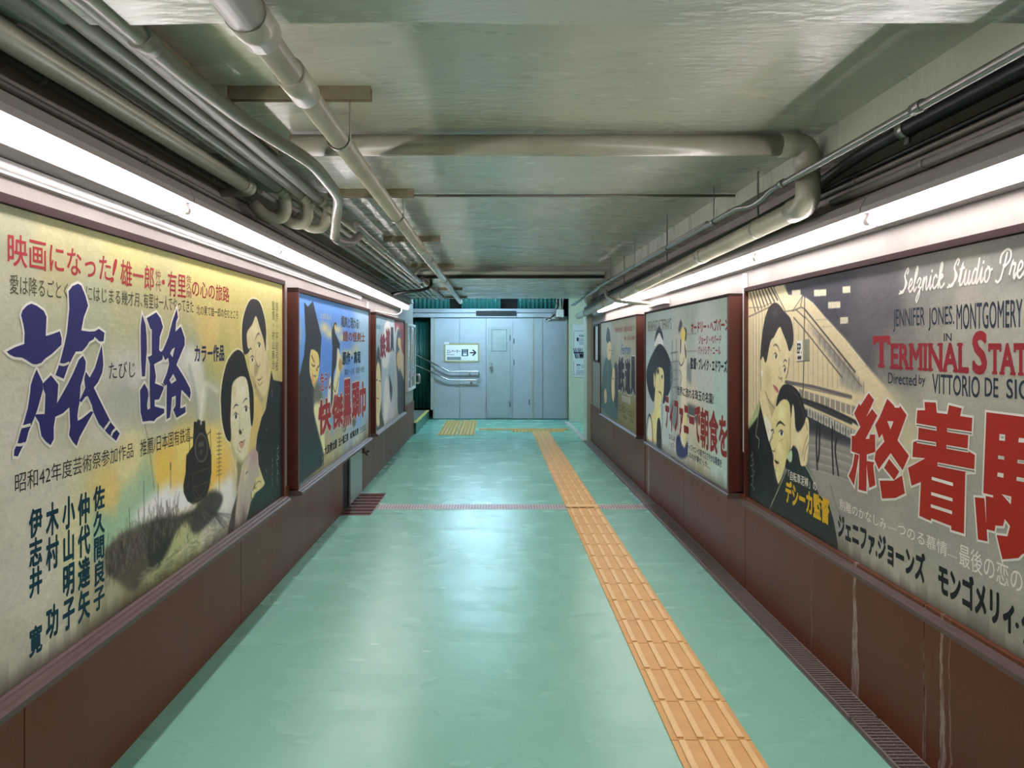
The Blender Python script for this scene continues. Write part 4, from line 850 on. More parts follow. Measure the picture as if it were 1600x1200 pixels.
for x in np.arange(1240, 1350, 7.6):
    yt_ = 500+(x-1240)*1.0 if x < 1258 else 508+(x-1262)*1.08
    if yt_ < 608: B.stroke((124,108,86), [(x,yt_),(x,596+(x-1230)*.13)], 1.2, False, alpha=.8)
    if 520 < yt_ < 606: B.stroke((86,78,80), [(x+3,yt_),(x+3,yt_+14)], 3, False, soft=2, alpha=.6)
for p, w_, c_ in (([(1258,484),(1296,531),(1336,581)],3,(62,54,50)), ([(1240,496),(1255,513),(1316,590)],2.4,(84,74,64)), ([(1258,495),(1300,545),(1346,604)],1.8,(96,84,70)), ([(1244,484),(1258,497)],2,(84,74,64)), ([(1259,466),(1270,474),(1292,500),(1321,532),(1352,570)],1.2,(224,210,170)), ([(1274,500),(1294,499)],1,(160,144,110)), ([(1284,511),(1300,510)],1,(160,144,110))): B.stroke(c_, p, w_, False)
B.stroke((92,84,88), [(1226,596),(1270,604),(1330,620)], 4.5, False); B.stroke((70,64,66), [(1228,598.5),(1330,623)], 1.2, False)
B.fill((204,188,146), [(1228,602),(1330,625),(1385,660),(1370,690),(1330,660),(1250,628)], False, soft=1)
for i in range(12):
    x = 1249+i*8.2; y = 608+i*2.55; B.fill((136,124,112), [(x,y),(x+6.2,y+1.7),(x+6.2,y+14.5+i*.3),(x,y+12.6+i*.3)], False); B.stroke((90,80,72), [(x,y),(x,y+12.6)], 1, False)
B.stroke((40,38,42), [(1253,624),(1290,637),(1330,656),(1350,668)], 5.5); B.stroke((52,50,54), [(1256,628),(1330,660)], 6)
B.fill((46,47,54), [(1250,636),(1290,650),(1340,676),(1346,700),(1338,706),(1300,690),(1260,680),(1250,672)], False, soft=1)
for i in range(9):
    x = 1262+i*8.6; y = 636+i*4.4; B.fill((186,180,168), [(x,y),(x+7,y+3.3),(x+7,y+18),(x,y+14.5)], False); B.fill((112,106,102), [(x+2,y+4),(x+5,y+5),(x+5,y+15),(x+2,y+13)], soft=1)
B.fill((142,134,126), [(1262,680),(1300,692),(1345,706),(1400,760),(1330,800),(1290,775),(1266,730)], soft=5)
for y in (690,702,716,728): B.stroke((104,98,94), [(1264,y),(1300,y+10),(1335,y+22)], 3.5, soft=4, alpha=.6); B.stroke((184,176,166), [(1266,y+5),(1300,y+14),(1330,y+25)], 1.2, alpha=.6)
for p in ([(1277,661),(1275.5,690),(1277,733)], [(1281,664),(1280,705),(1278,720)], [(1301,668),(1300,690),(1302,740)], [(1307,686),(1305,705),(1310,742)]): B.stroke((26,24,32), p, 5)
B.stroke((54,52,56), [(1257.5,442),(1256.5,540),(1254.5,625)], 3.2, False)
B.fill((216,210,206), [(1245.5,533),(1253,531.5),(1253,563),(1245.5,564)], False); B.fill((40,40,56), [(1246,556.5),(1252,556),(1252,561),(1246,562)], False); B.fill((122,124,102), [(1255,530.5),(1265,530),(1265,563),(1255,565)], False); B.stroke((70,64,54), [(1245,565),(1254,564.5),(1265,563.5)], 1.6, False)
for x, y in ((1237.5,452.5),(1272,452),(1294,471),(1313,495),(1316.5,447)):
    w2 = 8 if x > 1290 and x != 1294 else 9.5; B.fill((196,186,156), [(x,y+1),(x+w2*2 if x == 1272 or x == 1294 else x+w2+4,y),(x+w2*2 if x == 1272 or x == 1294 else x+w2+4,y+10),(x,y+11)], False)
    for k in range(4): B.stroke((140,132,116), [(x+2+k*3.4,y+1),(x+2+k*3.4,y+10.5)], .9, False, alpha=.7)
# man above
SK = (208,190,140)
B.fill(SK, [(1218,511),(1223,520),(1229,535),(1233,552),(1232,575),(1228.5,590),(1222,606),(1215,617),(1212,640),(1207,672),(1201,689),(1196,662),(1187,626),(1190,600),(1188,576),(1188,563),(1192,557),(1197,566),(1203,535),(1210,525)])
B.splat((176,160,96), 1200, 590, 6, 18, .55); B.splat((226,212,168), 1214, 530, 5, 12, .6); B.splat((222,206,160), 1222, 570, 4, 8, .5); B.fill((172,150,96), [(1215,617),(1212,640),(1208,655),(1200,630),(1196,612),(1203,626),(1209,632)], soft=2, alpha=.8); B.fill((224,208,190), [(1194,650),(1201,688),(1206,672),(1203,660)], soft=1); B.splat((222,190,186), 1200, 672, 2.5, 8, .8)
B.fill((46,40,44), [(1213,473),(1220,479),(1225,486),(1235,497.5),(1239,514),(1239.5,535),(1233.5,549),(1229,535),(1223,520),(1218,511),(1209.5,526),(1203.5,535),(1197,566),(1192,557),(1188,563),(1189,540),(1193,508),(1199,485.5),(1206,475)])
B.splat((82,74,78), 1210, 490, 6, 8, .5); B.stroke((46,40,42), [(1233,560),(1231.5,578),(1228,591)], 2.2); B.stroke((40,34,36), [(1188,560),(1188.5,590),(1189,610)], 1.6)
B.fill(SK, [(1191,559),(1194,566),(1193,582),(1190,590),(1188.5,575)]); B.fill((236,224,190), [(1190,578),(1192,580),(1191,588),(1189.5,588)])
for p, w_ in (([(1208,541),(1211,538.5),(1215,541),(1218.5,550)],2.0), ([(1223.5,567),(1226.5,562.5),(1230,565)],2.2), ([(1209,554),(1212,551.5),(1215,556)],1.8), ([(1223,573),(1226,571),(1228.5,577)],1.8)): B.stroke((44,36,32), p, w_, taper=True)
for x, y in ((1212.3,557),(1226,578)): B.fill((216,208,176), [(x-2.6,y-1),(x,y-3.5),(x+2.8,y+1),(x,y+4)]); B.fill((34,32,34), [(x-1.2,y),(x+.3,y-3.6),(x+1.6,y),(x,y+3.8)])
B.stroke((110,86,56), [(1216,588),(1219,592),(1222,590),(1221,596)], 1.6); B.stroke((120,98,64), [(1219,570),(1218,580),(1220,586)], 1, alpha=.6); B.fill((190,104,96), [(1208,602),(1212,603),(1216,609),(1215,614),(1211,610)]); B.stroke((96,48,44), [(1208,601.5),(1212,606),(1216.5,612)], 1.2); B.stroke((112,94,56), [(1196,612),(1202,627),(1211,639)], 1.4)
B.fill((25,29,36), [(1186.5,625),(1193,655),(1201,689),(1206,702),(1212,740),(1217,758),(1209,782),(1200,801),(1166,790),(1166,672),(1184,650)], False); B.fill((150,164,112), [(1168,668),(1186,628),(1185,648),(1170,670)], soft=1); B.stroke((176,170,140), [(1186,625),(1184,658),(1181,679),(1186,687),(1185,700)], 1.3); B.stroke((44,50,56), [(1187,705),(1193,740),(1202,775)], 1.5); B.splat((24,52,50), 1185, 775, 14, 18, .6)
# woman below
B.fill((206,192,126), [(1227,624),(1233.5,631),(1235.5,650),(1235,690),(1230,716),(1224,736),(1217,757),(1211,736),(1208.5,723),(1209,712),(1206,703),(1204,692),(1208,681),(1205,672),(1207,650),(1213,634),(1220,627)])
B.splat((230,220,168), 1221, 645, 6, 12, .6); B.splat((226,216,160), 1218, 700, 4, 10, .5); B.splat((176,158,88), 1231, 700, 4, 18, .6); B.splat((228,214,160), 1214, 742, 3, 8, .5); B.splat((180,170,110), 1232, 650, 3, 16, .5)
B.fill((32,28,33), [(1227.5,600),(1239.5,603.5),(1250,615.5),(1256,633),(1259.5,653),(1256,664),(1248,674),(1243,668),(1236,652),(1233.5,631),(1227.5,624),(1220,626.5),(1213,635),(1215,620),(1220,606)]); B.stroke((104,88,84), [(1243,612),(1251,632),(1257,654)], 1.3, alpha=.8); B.splat((60,46,44), 1238, 614, 5, 5, .5)
B.stroke((40,32,30), [(1212.5,667),(1216,661.5),(1220,660),(1227,665.5)], 4, taper=True); B.stroke((40,32,30), [(1216.5,675),(1221,672.5),(1225,676)], 2.2, taper=True); B.fill((224,222,206), [(1217,677),(1221,673.5),(1225,677),(1221,682)]); B.fill((30,28,30), [(1219.4,677),(1221.2,673),(1223.2,677),(1221,681)]); B.stroke((40,32,30), [(1205,673),(1208,671.5),(1209,676)], 2.4); B.stroke((60,50,36), [(1206,680),(1207.5,676)], 1.5)
B.stroke((150,132,78), [(1223,686),(1217,690)], 1.2, alpha=.7); B.stroke((80,64,40), [(1207,704),(1210,705.5),(1211,701)], 1.6); B.fill((88,40,38), [(1210,718),(1213,719.5),(1217.5,723),(1214,725),(1211,722)]); B.fill((214,170,140), [(1210,724),(1214,726),(1216,725),(1212,731)]); B.stroke((130,114,70), [(1209,735),(1213,735)], 1.4, soft=1.2, alpha=.7)
B.fill((28,36,37), [(1239.5,696),(1246,703),(1251,727),(1259.5,727),(1270,752),(1281,775),(1295,787.5),(1303,815),(1309,850),(1309,866),(1250,832),(1200,801),(1216,757),(1230,731),(1236,718),(1231,714),(1235,702)], False); B.splat((30,60,46), 1258, 740, 8, 12, .8)
B.fill((166,186,150), [(1236,703),(1238,712),(1236,722),(1229.5,716)]); B.stroke((188,198,152), [(1234,724),(1218,760),(1200,801)], 1.5, False); B.stroke((140,170,130), [(1258,727),(1264,738),(1271,752)], 2, False); B.fill((30,32,36), [(1229,717),(1234,724),(1231,733),(1227,730)])
B.fill((208,190,140), [(1238.5,632),(1241,640),(1243,670),(1248,675.5),(1256,664),(1260,652),(1264,662),(1263.5,695),(1260.5,724),(1256,728),(1251.5,726.5),(1248.5,710),(1244,698.5),(1239.5,696),(1235,702),(1235,680),(1236.5,650)])
for p in ([(1262,680),(1257,696),(1254,712)], [(1263,692),(1258,706),(1256,720)], [(1259,660),(1262,672)]): B.stroke((104,80,44), p, 1.6, alpha=.85)
B.stroke((118,96,60), [(1235,650),(1235,700)], 1.6, False); B.splat((226,212,168), 1247, 685, 6, 7, .5); B.stroke((228,214,176), [(1239,640),(1240,668)], 1.4, alpha=.8); B.splat((186,168,120), 1252, 712, 3, 10, .5)
for y in (706,714,722,731,738,745,752,760): B.stroke((150,156,156), [(1176+RNG.normal()*1.4,y),(1177+RNG.normal()*1.6,y+4),(1176+RNG.normal()*1.6,y+6)], 1.2, alpha=.9)
B.stroke((86,82,78), [(1298,760),(1306,790),(1314,806)], 1.3, soft=2, alpha=.7)
B.age(.06, .8)
WH = (240,234,224); NB = (38,50,70)
# running script, drawn letter by letter: (advance, polylines) in units of the x-height
SCR = {'S': (.95,[[(-.15,-.05),(.1,.05),(.55,.35),(.72,.75),(.5,1.05),(.38,1.35),(.62,1.85),(.8,1.75),(.7,1.45)],[(.38,1.35),(.55,.7),(.4,.1),(.1,.0),(-.02,.18)]]), 'e': (.6,[[(0,.3),(.35,.55),(.42,.85),(.25,1.),(.1,.6),(.15,.15),(.35,0),(.6,.3)]]), 'l': (.45,[[(0,.3),(.3,1.2),(.38,1.75),(.25,1.8),(.12,1.),(.12,.2),(.25,0),(.45,.3)]]),
 'z': (.65,[[(0,.6),(.2,.95),(.42,.85),(.35,.5),(.2,.3),(.42,.2),(.42,-.3),(.22,-.85),(.1,-.6),(.35,-.05),(.65,.3)]]), 'n': (.75,[[(0,.4),(.12,.9),(.12,0)],[(.12,.4),(.3,.9),(.45,.9),(.47,.2),(.58,0),(.75,.3)]]), 'i': (.42,[[(0,.3),(.15,.95),(.15,.2),(.25,0),(.42,.3)],[(.2,1.3),(.24,1.4)]]), 'c': (.58,[[(.45,.8),(.3,1.),(.1,.75),(.08,.3),(.25,0),(.58,.3)]]),
 'k': (.75,[[(0,.3),(.3,1.3),(.32,1.75),(.18,1.75),(.12,.9),(.12,0)],[(.12,.45),(.35,.95),(.48,.8),(.2,.5),(.42,0),(.75,.3)]]), 't': (.5,[[(0,.3),(.25,1.5),(.15,.2),(.28,0),(.5,.3)],[(.02,1.1),(.42,1.2)]]), 'u': (.75,[[(0,.4),(.12,.95),(.1,.2),(.25,0),(.42,.3),(.5,.95),(.48,.2),(.6,0),(.75,.3)]]), 'd': (.72,[[(.45,.8),(.25,1.),(.06,.6),(.1,.1),(.3,.05),(.46,.6),(.55,1.7),(.47,.2),(.58,0),(.72,.3)]]),
 'o': (.68,[[(.3,.95),(.08,.7),(.1,.15),(.3,0),(.48,.35),(.46,.8),(.3,.98),(.5,.75),(.68,.8)]]), 'P': (1.0,[[(.1,-.1),(.3,.1),(.5,1.),(.6,1.7)],[(.1,1.1),(.15,1.6),(.55,1.9),(.9,1.7),(.9,1.2),(.55,.85),(.42,.95)],[(-.1,.0),(.12,-.12),(.35,.1)]]), 'r': (.55,[[(0,.3),(.15,1.05),(.2,.9),(.4,.9),(.36,.3),(.45,0),(.55,.3)]]), 's': (.55,[[(0,.3),(.25,1.),(.42,.5),(.35,.05),(.12,.05),(.3,.0),(.55,.3)]]), ' ': (.5,[])}
B.g('presenter_lettering'); pen = 0; strokes = []
for ch in 'Selznick Studio Presents':
    adv, L = SCR[ch]; strokes += [[(pen+x+.28*y*.6, y) for x, y in p] for p in L]; pen += adv
d0_, zb_ = B.dz(1407, 458); sc = .0465; d1_ = d0_-.80
for p in strokes:
    q = crom(p, 5, False); B.ribbon(np.stack([d0_+(d1_-d0_)*q[:, 0]/pen, zb_+sc*q[:, 1]], 1), .0075, WH, 1)
B.g('star_lettering'); B.text('JENNIFER', 1396, 484, 519, 1445, NB, .006); B.text('JONES.', 1451, 481, 517, 1491, NB, .006); B.text('MONTGOMERY', 1495, 476, 515, 1598, NB, .006); B.text('CLIFT', 1606, 471, 513, 1668, NB, .006)
B.g('small_lettering'); B.text('IN', 1475, 521, 533, 1487, NB, .012)
CRM = (158,34,48)
def slab(st, xl, yt, yb, xr):
    B.text(st, xl, yt, yb, xr, CRM, .035, 1)
    dl, zt = B.dz(xl, yt); _, zb = B.dz(xl, yb); dr, _ = B.dz(xr, CY); v0, _ = glyphs(st); mn, mx = v0.min(0), v0.max(0); h = zt-zb
    stems = {'T': [(.5,0)], 'E': [(.12,0),(.12,1)], 'R': [(.12,0),(.12,1),(.85,0)], 'M': [(.1,0),(.1,1),(.9,0),(.9,1)], 'I': [(.5,0),(.5,1)], 'N': [(.12,0),(.12,1),(.88,1)], 'A': [(.1,0),(.9,0)], 'L': [(.12,0),(.12,1)], 'S': [], 'O': []}
    for i, ch in enumerate(st):
        a0 = glyphs(st[:i])[0].max(0)[0] if i else 0; a1 = glyphs(st[:i+1])[0].max(0)[0]; w1 = glyphs(ch)[0]; wd = w1.max(0)[0]-w1.min(0)[0]; a0 = a1-wd
        for fx, fy in stems[ch]:
            xc = (a0+wd*fx-mn[0])/(mx[0]-mn[0]); hw = .13/(mx[0]-mn[0]); zz = zb+fy*h
            za, zc = (zz-.03*h, zz+.07*h) if fy == 0 else (zz-.07*h, zz+.03*h)
            D = lambda k: dl+(dr-dl)*k
            B.put(np.array([(D(xc-hw), za), (D(xc+hw), za), (D(xc+hw), zc), (D(xc-hw), zc)]), [(0, 1, 2, 3)], CRM, 2)
        if ch == 'T':
            for fx in (0, 1):
                xc = (a0+wd*fx-mn[0])/(mx[0]-mn[0]); hw = .05/(mx[0]-mn[0]); D = lambda k: dl+(dr-dl)*k
                B.put(np.array([(D(xc-hw), zt+.03*h), (D(xc+hw), zt+.03*h), (D(xc+hw), zt-.26*h), (D(xc-hw), zt-.26*h)]), [(0, 1, 2, 3)], CRM, 2)
B.g('english_title_lettering'); slab('T', 1366.5, 527, 572, 1389); slab('ERMINAL', 1393, 538, 575, 1513); slab('S', 1521, 520, 582, 1541); slab('TATION', 1546, 538, 583, 1672)
B.g('director_lettering'); B.text('Directed', 1388, 582, 599, 1432, NB, .006); B.text('by', 1436, 586, 604, 1446, NB, .006); B.text('VITTORIO', 1457, 584, 614, 1531, NB, .012); B.text('DE', 1539, 590, 619, 1560, NB, .012); B.text('SICA', 1573, 592, 622, 1630, NB, .012)
B.g('small_lettering'); B.text('EP.', 1246, 537, 552, 1252.5, (50,52,84), .03)
VM = (178,42,26)
z4 = lambda L: [(1320+x*.2, 600+y*.2) for x, y in L]
kw = dict(layer=3, edge=7, ecol=(240, 234, 226))
B.g('title_lettering'); B.shape(z4([(190,70),(232,125),(172,255),(217,195),(258,248),(165,430),(195,428),(200,395),(240,395),(242,530),(175,550),(172,840),(110,825),(118,550),(55,525),(57,405),(80,405),(125,335),(75,230),(115,150),(125,170)]), VM, **kw)
B.shape(z4([(80,545),(115,555),(100,640),(75,795),(33,718),(65,640)]), VM, **kw); B.shape(z4([(172,600),(235,612),(225,640),(243,790),(195,812),(180,700)]), VM, **kw)
B.shape(z4([(335,115),(385,165),(395,185),(430,185),(435,170),(487,243),(415,440),(505,560),(455,675),(362,540),(268,668),(235,590),(245,530),(312,450),(295,390),(270,425),(240,320),(275,260)]), VM, holes=[z4([(335,290),(385,290),(360,355)])], **kw)
B.shape(z4([(350,585),(430,685),(390,750),(310,655)]), VM, **kw); B.shape(z4([(275,755),(385,755),(450,715),(473,855),(400,890),(295,895)]), VM, **kw)
B.shape(z4([(625,140),(715,145),(722,225),(805,235),(818,165),(918,190),(905,250),(1000,265),(995,385),(970,385),(962,520),(1020,555),(1015,685),(945,690),(935,1170),(835,1140),(835,1110),(680,1050),(675,1070),(585,1030),(598,765),(525,795),(497,655),(632,580),(532,570),(537,455),(575,440),(580,340),(562,310),(570,205),(630,205)]), VM, **kw)
for p in ([(566,322),(715,349)], [(810,361),(997,388)], [(572,447),(712,470)], [(805,492),(965,520)], [(735,628),(1018,683)]): B.line(z4(p), 6, WH, 5, False); B.line(z4(p), 2.4, (136,132,124), 6, False)
for p in ([(688,738),(846,784)], [(684,857),(842,904)], [(681,952),(838,1003)]): B.line(z4(p), 5, WH, 5, False)
B.shape([(1542,644),(1645,657),(1641,780),(1655,800),(1625,855),(1598,866),(1592,872),(1567,874),(1558,836),(1575,838),(1579,822),(1571,811),(1568,822),(1556,821),(1555,830),(1542,827),(1541,775),(1537,771)], VM, holes=[[(1562.5,678),(1571.5,679),(1571,689),(1562,688)], [(1560.5,711.5),(1570,713),(1570,718.5),(1560,717)], [(1559.5,738),(1569,740),(1568.5,746.5),(1559,744.5)], [(1593,684),(1620,687),(1620,694),(1592,691)], [(1591,718),(1618,722),(1618,727),(1590,723.5)], [(1589.5,745),(1616,750),(1616,756),(1589,751)], [(1566,772),(1581,776),(1580,788)]], **kw)
B.shape([(1524,777),(1539,778.5),(1544,846),(1529,843)], VM, **kw); B.line([(1537,772),(1552,775.5)], 3.4, WH, 5, False)
B.text('尺', 1668, 640, 880, 1760, VM, .09, 3, edge=.03)
B.g('tagline_lettering'); B.text('別離のかなしみ', 1312, 779, 795, 1385, WH, .004); B.text('つのる慕情', 1403, 815, 834.5, 1480, WH, .004); B.text('最後の恋の', 1499, 848, 883, 1598, WH, .004)
for x0_, y0_ in ((1388,822.5),(1482,866)):
    for k in range(5): x = x0_+k*3; B.line([(x,y0_+k*1.2),(x+.8,y0_+1.2+k*1.2)], 2, WH, 1, False)
KB = (24,28,36)
B.g('cast_lettering'); B.text('ジェニファ.ジョーンズ', 1310, 802, 838, 1445, KB, .05); B.text('モンゴメリィ', 1467, 878, 926, 1584, KB, .05); B.text('・', 1587, 972, 980, 1592, KB, .02); B.text('クリフト', 1597, 938, 1006, 1715, KB, .035)
B.g('coat_lettering'); B.text('「自転車泥棒」の', 1232, 734, 748.5, 1276, WH, .012, 2); B.g('yellow_lettering'); B.text('デシーカ監督', 1228, 750, 784, 1295.5, (228,182,40), .045, 2)
billboard(B, 'dark-cornered billboard painted with a railway station, a man and a woman, over the drain', XR, 1.50, 1.487, stile=.022, top=.026)

# ---- blue billboard
B = Board(-1.275, 4.84, 7.60, .535, 1.81, .006, 1.24); B.grey = 0
B.field([(470,490,(96,140,204)),(520,478,(90,132,194)),(570,500,(146,178,202)),(540,560,(92,132,200)),(510,560,(82,126,200)),(570,600,(140,178,204)),(520,620,(92,138,204)),(560,640,(116,154,202)),(470,560,(92,136,200)),(500,600,(88,132,200)),(530,700,(160,156,130)),(510,720,(170,158,120)),(560,700,(172,178,164)),(572,715,(136,122,100)),(500,650,(176,164,120)),(545,680,(150,160,170))])
for q in ((507,512,7,9,.85),(515,522,6,8,.8),(528,515,7,7,.8),(533,528,5,6,.7),(543,552,10,6,.75),(533,570,5,12,.7),(470,520,2,20,.4),(556,545,6,8,.5)): B.splat((212,196,140), *q)
B.fill((45,47,56), [(475,472),(481,479),(489,470.5),(496,500),(502.5,527),(501,548),(500,566),(493,610),(490,635),(500,680),(506,710),(506,726),(485,742),(462,762),(462,612),(475,555),(477.5,525)], False); B.splat((26,56,52), 485, 715, 18, 26, .8); B.splat((60,62,70), 472, 625, 6, 26, .5)
B.fill((216,186,122), [(486.5,546.5),(494,549),(498,556),(499,574),(497,590),(492.5,608),(487.5,596),(484,582),(484,560)]); B.fill((196,160,96), [(492.5,608),(487,596),(488,580),(491,594)], soft=1)
for p, w_ in (([(487,556),(491,566)],2.6), ([(499,571),(495.5,575)],2.4), ([(487,569),(489.5,572),(492,571)],2), ([(494,577),(496,579)],1.8), ([(490,587),(494,588)],1.4)): B.stroke((34,28,30), p, w_)
for y in (684,694,704,714,722): B.stroke((206,204,192), [(503.5+(y-684)*.05,y),(503.6,y+4)], 1.2, False)
for y in (680,688,697,706): B.stroke((170,180,176), [(465.5+RNG.normal()*.5,y),(467,y+5)], 1.2)
B.fill((206,196,158), [(527.5,543),(530,550),(535,566),(531,583),(528,612),(522,640),(517,640),(521,600),(526,571)]); B.fill((160,128,84), [(531,560),(535,566),(532,580),(529,572)], soft=1)
B.fill((42,44,54), [(522,505),(525,503),(526,508),(523,519),(531,537),(530.5,546),(527,543),(525,572),(521,584),(520,624),(517.5,640),(516,620),(518,584),(519.5,545),(518,519)], False); B.stroke((46,44,52), [(519.5,520),(517.5,506)], 2, False); B.fill((210,182,130), [(522.8,508),(525,508),(524.5,516),(522.8,515)]); B.stroke((60,58,64), [(520,600),(524,612),(529,590)], 2.4); B.fill((214,212,204), [(513,600),(517,590),(516,640),(511,660),(512,625)], soft=1); B.fill((70,66,64), [(536,622),(541,622),(541,668),(535,668)], soft=2); B.fill((96,94,80), [(551,628),(556,626),(556,660),(551,664)], soft=2)
B.fill((92,96,88), [(491,606),(496,596),(503,612),(503,630),(496,640),(490,632)], soft=3); B.fill((220,206,160), [(490,640),(500,630),(505,660),(508,705),(504,700)], soft=2)
B.age(.06, .5)
B.g('small_lettering'); B.text('上回浩人', 499.5, 488, 497, 518, (200,204,206), .02); B.g('headline_lettering'); B.text('颯爽と現わる!', 533, 493, 511, 561, (82,88,92), .03); B.text('謎の怪剣士', 536, 517, 533, 570, (146,84,70), .035)
B.g('author_lettering'); B.text('原作・高垣', 535, 550, 570, 563, (30,54,64), .05); B.g('credit_lettering'); B.text('脚本・小国　監督・松村', 538.5, 577, 587, 569, (66,92,112), .004)
RD = (168,42,52); kw = dict(edge=.035)
B.g('small_title_lettering'); B.text('危うし', 500, 583, 612, 517, (172,60,108), .02, 2, edge=.03); B.g('title_lettering'); B.text('快', 498, 628, 680, 516.5, RD, .045, 3, **kw); B.text('傑', 519, 620, 671, 535, RD, .045, 3, **kw); B.text('黒', 536.5, 597, 667, 548, RD, .045, 3, **kw); B.text('頭', 550, 601, 655, 561, RD, .045, 3, **kw); B.text('巾', 562, 600, 652, 571, RD, .05, 3, **kw)
B.g('cast_lettering'); B.text('大友柳太朗', 507, 697, 712, 526, BK, .045); B.text('五十嵐三郎', 529, 685, 698, 544, BK, .045); B.text('松風友恵', 547, 676, 686, 560, BK, .045); B.text('三田公', 562, 668, 678, 571.5, (50,86,104), .02)
billboard(B, 'blue billboard with a black-hooded swordsman and red brush characters', XL, -1.262, -1.235)

# ---- third billboard of that wall
B = Board(-1.275, 8.02, 10.62, .53, 1.80, .007, 1.2); B.grey = 0
B.field([(590,500,(150,180,192)),(600,495,(150,176,190)),(612,500,(176,190,198)),(592,550,(146,166,178)),(606,540,(196,196,200)),(600,600,(168,176,188)),(610,590,(150,164,176)),(608,640,(190,186,190)),(603,660,(196,192,192)),(622,600,(176,166,160)),(628,560,(196,170,140)),(628,620,(150,140,132)),(592,650,(120,120,124))])
B.fill((132,44,44), [(617.5,495),(634,500),(634,551),(628,548),(624,515),(620,510),(617.5,520)], soft=2); B.fill((232,224,222), [(600,515),(604,503),(609,508),(608,560),(602,575),(597,565)], soft=2, alpha=.8)
B.fill((62,56,60), [(590.5,542),(594,555),(596,580),(596,640),(600,664),(593,672),(585,660),(586,580)], soft=1); B.fill((212,194,152), [(590,566),(594,575),(596,610),(595,635),(593,650),(593,664),(589,665),(587,640),(586,600)], soft=1)
for p in ([(588,594),(590,594)], [(592.5,595),(594.5,596)], [(590,603),(591,612)]): B.stroke((60,48,44), p, 1.8)
B.stroke((150,80,70), [(588.5,622),(592,623)], 2)
B.fill((56,58,66), [(622,515),(626,522),(624,545),(622,560),(625,575),(632,600),(632,640),(622,645),(621,600),(619,560),(619.5,530)], soft=1); B.fill((216,176,112), [(622,528),(626,530),(625,545),(622,540)], soft=1); B.fill((196,162,116), [(622,548),(626,560),(624,580),(620,565)], soft=1.5)
B.fill((150,50,48), [(608.5,590),(611,598),(612,612),(609,612)], soft=1); B.fill((60,54,56), [(608,586),(610,592),(613,608),(611,628),(609.5,616)], soft=1.2); B.fill((216,208,206), [(603,590),(608,600),(607,640),(601,655),(599,620)], soft=2, alpha=.7)
B.age(.07, .35)
B.g('title_lettering'); B.text('鉄', 594, 523, 558, 602, (148,44,66), .06, 2, edge=.04); B.text('道', 603, 514, 549, 609, (150,40,58), .06, 2, edge=.04); B.text('員', 610, 513, 548, 615, (58,50,58), .06, 2, edge=.04); B.g('small_lettering'); B.text('鉄道', 588, 507, 514, 594.5, (96,160,172), .02)
billboard(B, 'farthest billboard of that wall, pale with a red corner and a long-haired woman', XL, -1.262, -1.235)

# ---- hat billboard
B = Board(1.445, 4.57, 7.05, .572, 1.765, .006, 1.24); B.grey = 0
B.field([(1015,500,(150,164,160)),(1040,500,(158,172,168)),(1080,480,(150,162,152)),(1135,470,(154,164,152)),(1100,520,(176,182,174)),(1130,540,(166,184,178)),(1100,580,(172,178,172)),(1130,600,(160,182,176)),(1060,560,(172,172,164)),(1045,560,(160,168,166)),(1012,640,(160,172,174)),(1045,660,(172,184,182)),(1060,690,(168,172,162)),(1130,680,(158,182,176)),(1130,740,(164,182,172)),(1090,720,(170,166,146)),(1080,640,(190,180,164)),(1015,560,(162,176,180))])
B.fill((206,204,204), [(1022,541),(1025,528),(1030,518),(1035,528),(1036,542),(1030,537)]); B.fill((36,40,50), [(1022.5,535),(1025,520),(1030,510),(1035,520),(1036.5,532),(1034,528),(1030,520),(1026,527)])
B.fill((214,194,138), [(1026,574),(1035.5,574),(1037.5,588),(1036.5,616),(1031,635),(1029,650),(1028,690),(1012,684),(1014,662),(1022,640),(1023,620),(1023.5,596)])
B.fill((32,36,46), [(1030,537.5),(1041.5,549),(1050,574),(1051,596),(1043,620),(1036,631),(1037,612),(1037.5,590),(1035,576),(1026.5,576),(1024,595),(1023.5,612),(1021,628),(1014,614),(1010.5,596),(1010.5,578),(1017.5,557)])
B.fill((206,186,130), [(1021.5,583),(1023.5,590),(1023,606),(1021.5,600)]); B.fill((60,54,40), [(1025.5,578),(1029,576),(1030,582),(1027,584)], soft=1); B.fill((60,66,72), [(1033,588),(1035.5,586),(1035,592)]); B.stroke((150,130,80), [(1031,584),(1032,600)], 1.4); B.stroke((120,50,40), [(1029,612),(1033,614)], 2); B.stroke((34,34,38), [(1030.5,612),(1034.5,622),(1034.8,660),(1034,672)], 1.6)
B.fill((222,210,150), [(1029,640),(1032,640),(1031,690),(1026,690),(1024,665)], soft=1); B.stroke((30,30,36), [(1010,688),(1011,662),(1014.5,648),(1018.5,660),(1020,690)], 3.6); B.fill((236,224,196), [(1012,684),(1013,662),(1015,654),(1017.5,664),(1018.5,688)]); B.fill((34,34,40), [(1027,658),(1031,655),(1033.5,678),(1033,700),(1026,696)]); B.splat((30,34,34), 1032, 700, 4, 6, .6)
for x, y0, y1 in ((1050.5,534,640),(1056.5,530,640)): B.stroke((88,104,108), [(x,y0),(x,y1)], 2.6, False)
for y in (552,566,580,594,606): B.stroke((96,112,114), [(1048,y),(1059,y-2)], 2.2, False)
B.fill((120,134,136), [(1047,568),(1060,562),(1060,640),(1047,632)], False, soft=3, alpha=.6); B.fill((96,110,114), [(1047,630),(1058,630),(1059,668),(1049,662)], soft=2, alpha=.8)
B.fill((122,132,130), [(1073,566),(1081,568),(1080,600),(1073,594)], False, soft=1.5); B.fill((206,196,176), [(1062,534),(1071,534),(1073,566),(1072,600),(1072,640),(1069,690),(1064,690),(1064,600),(1062,566)], soft=1)
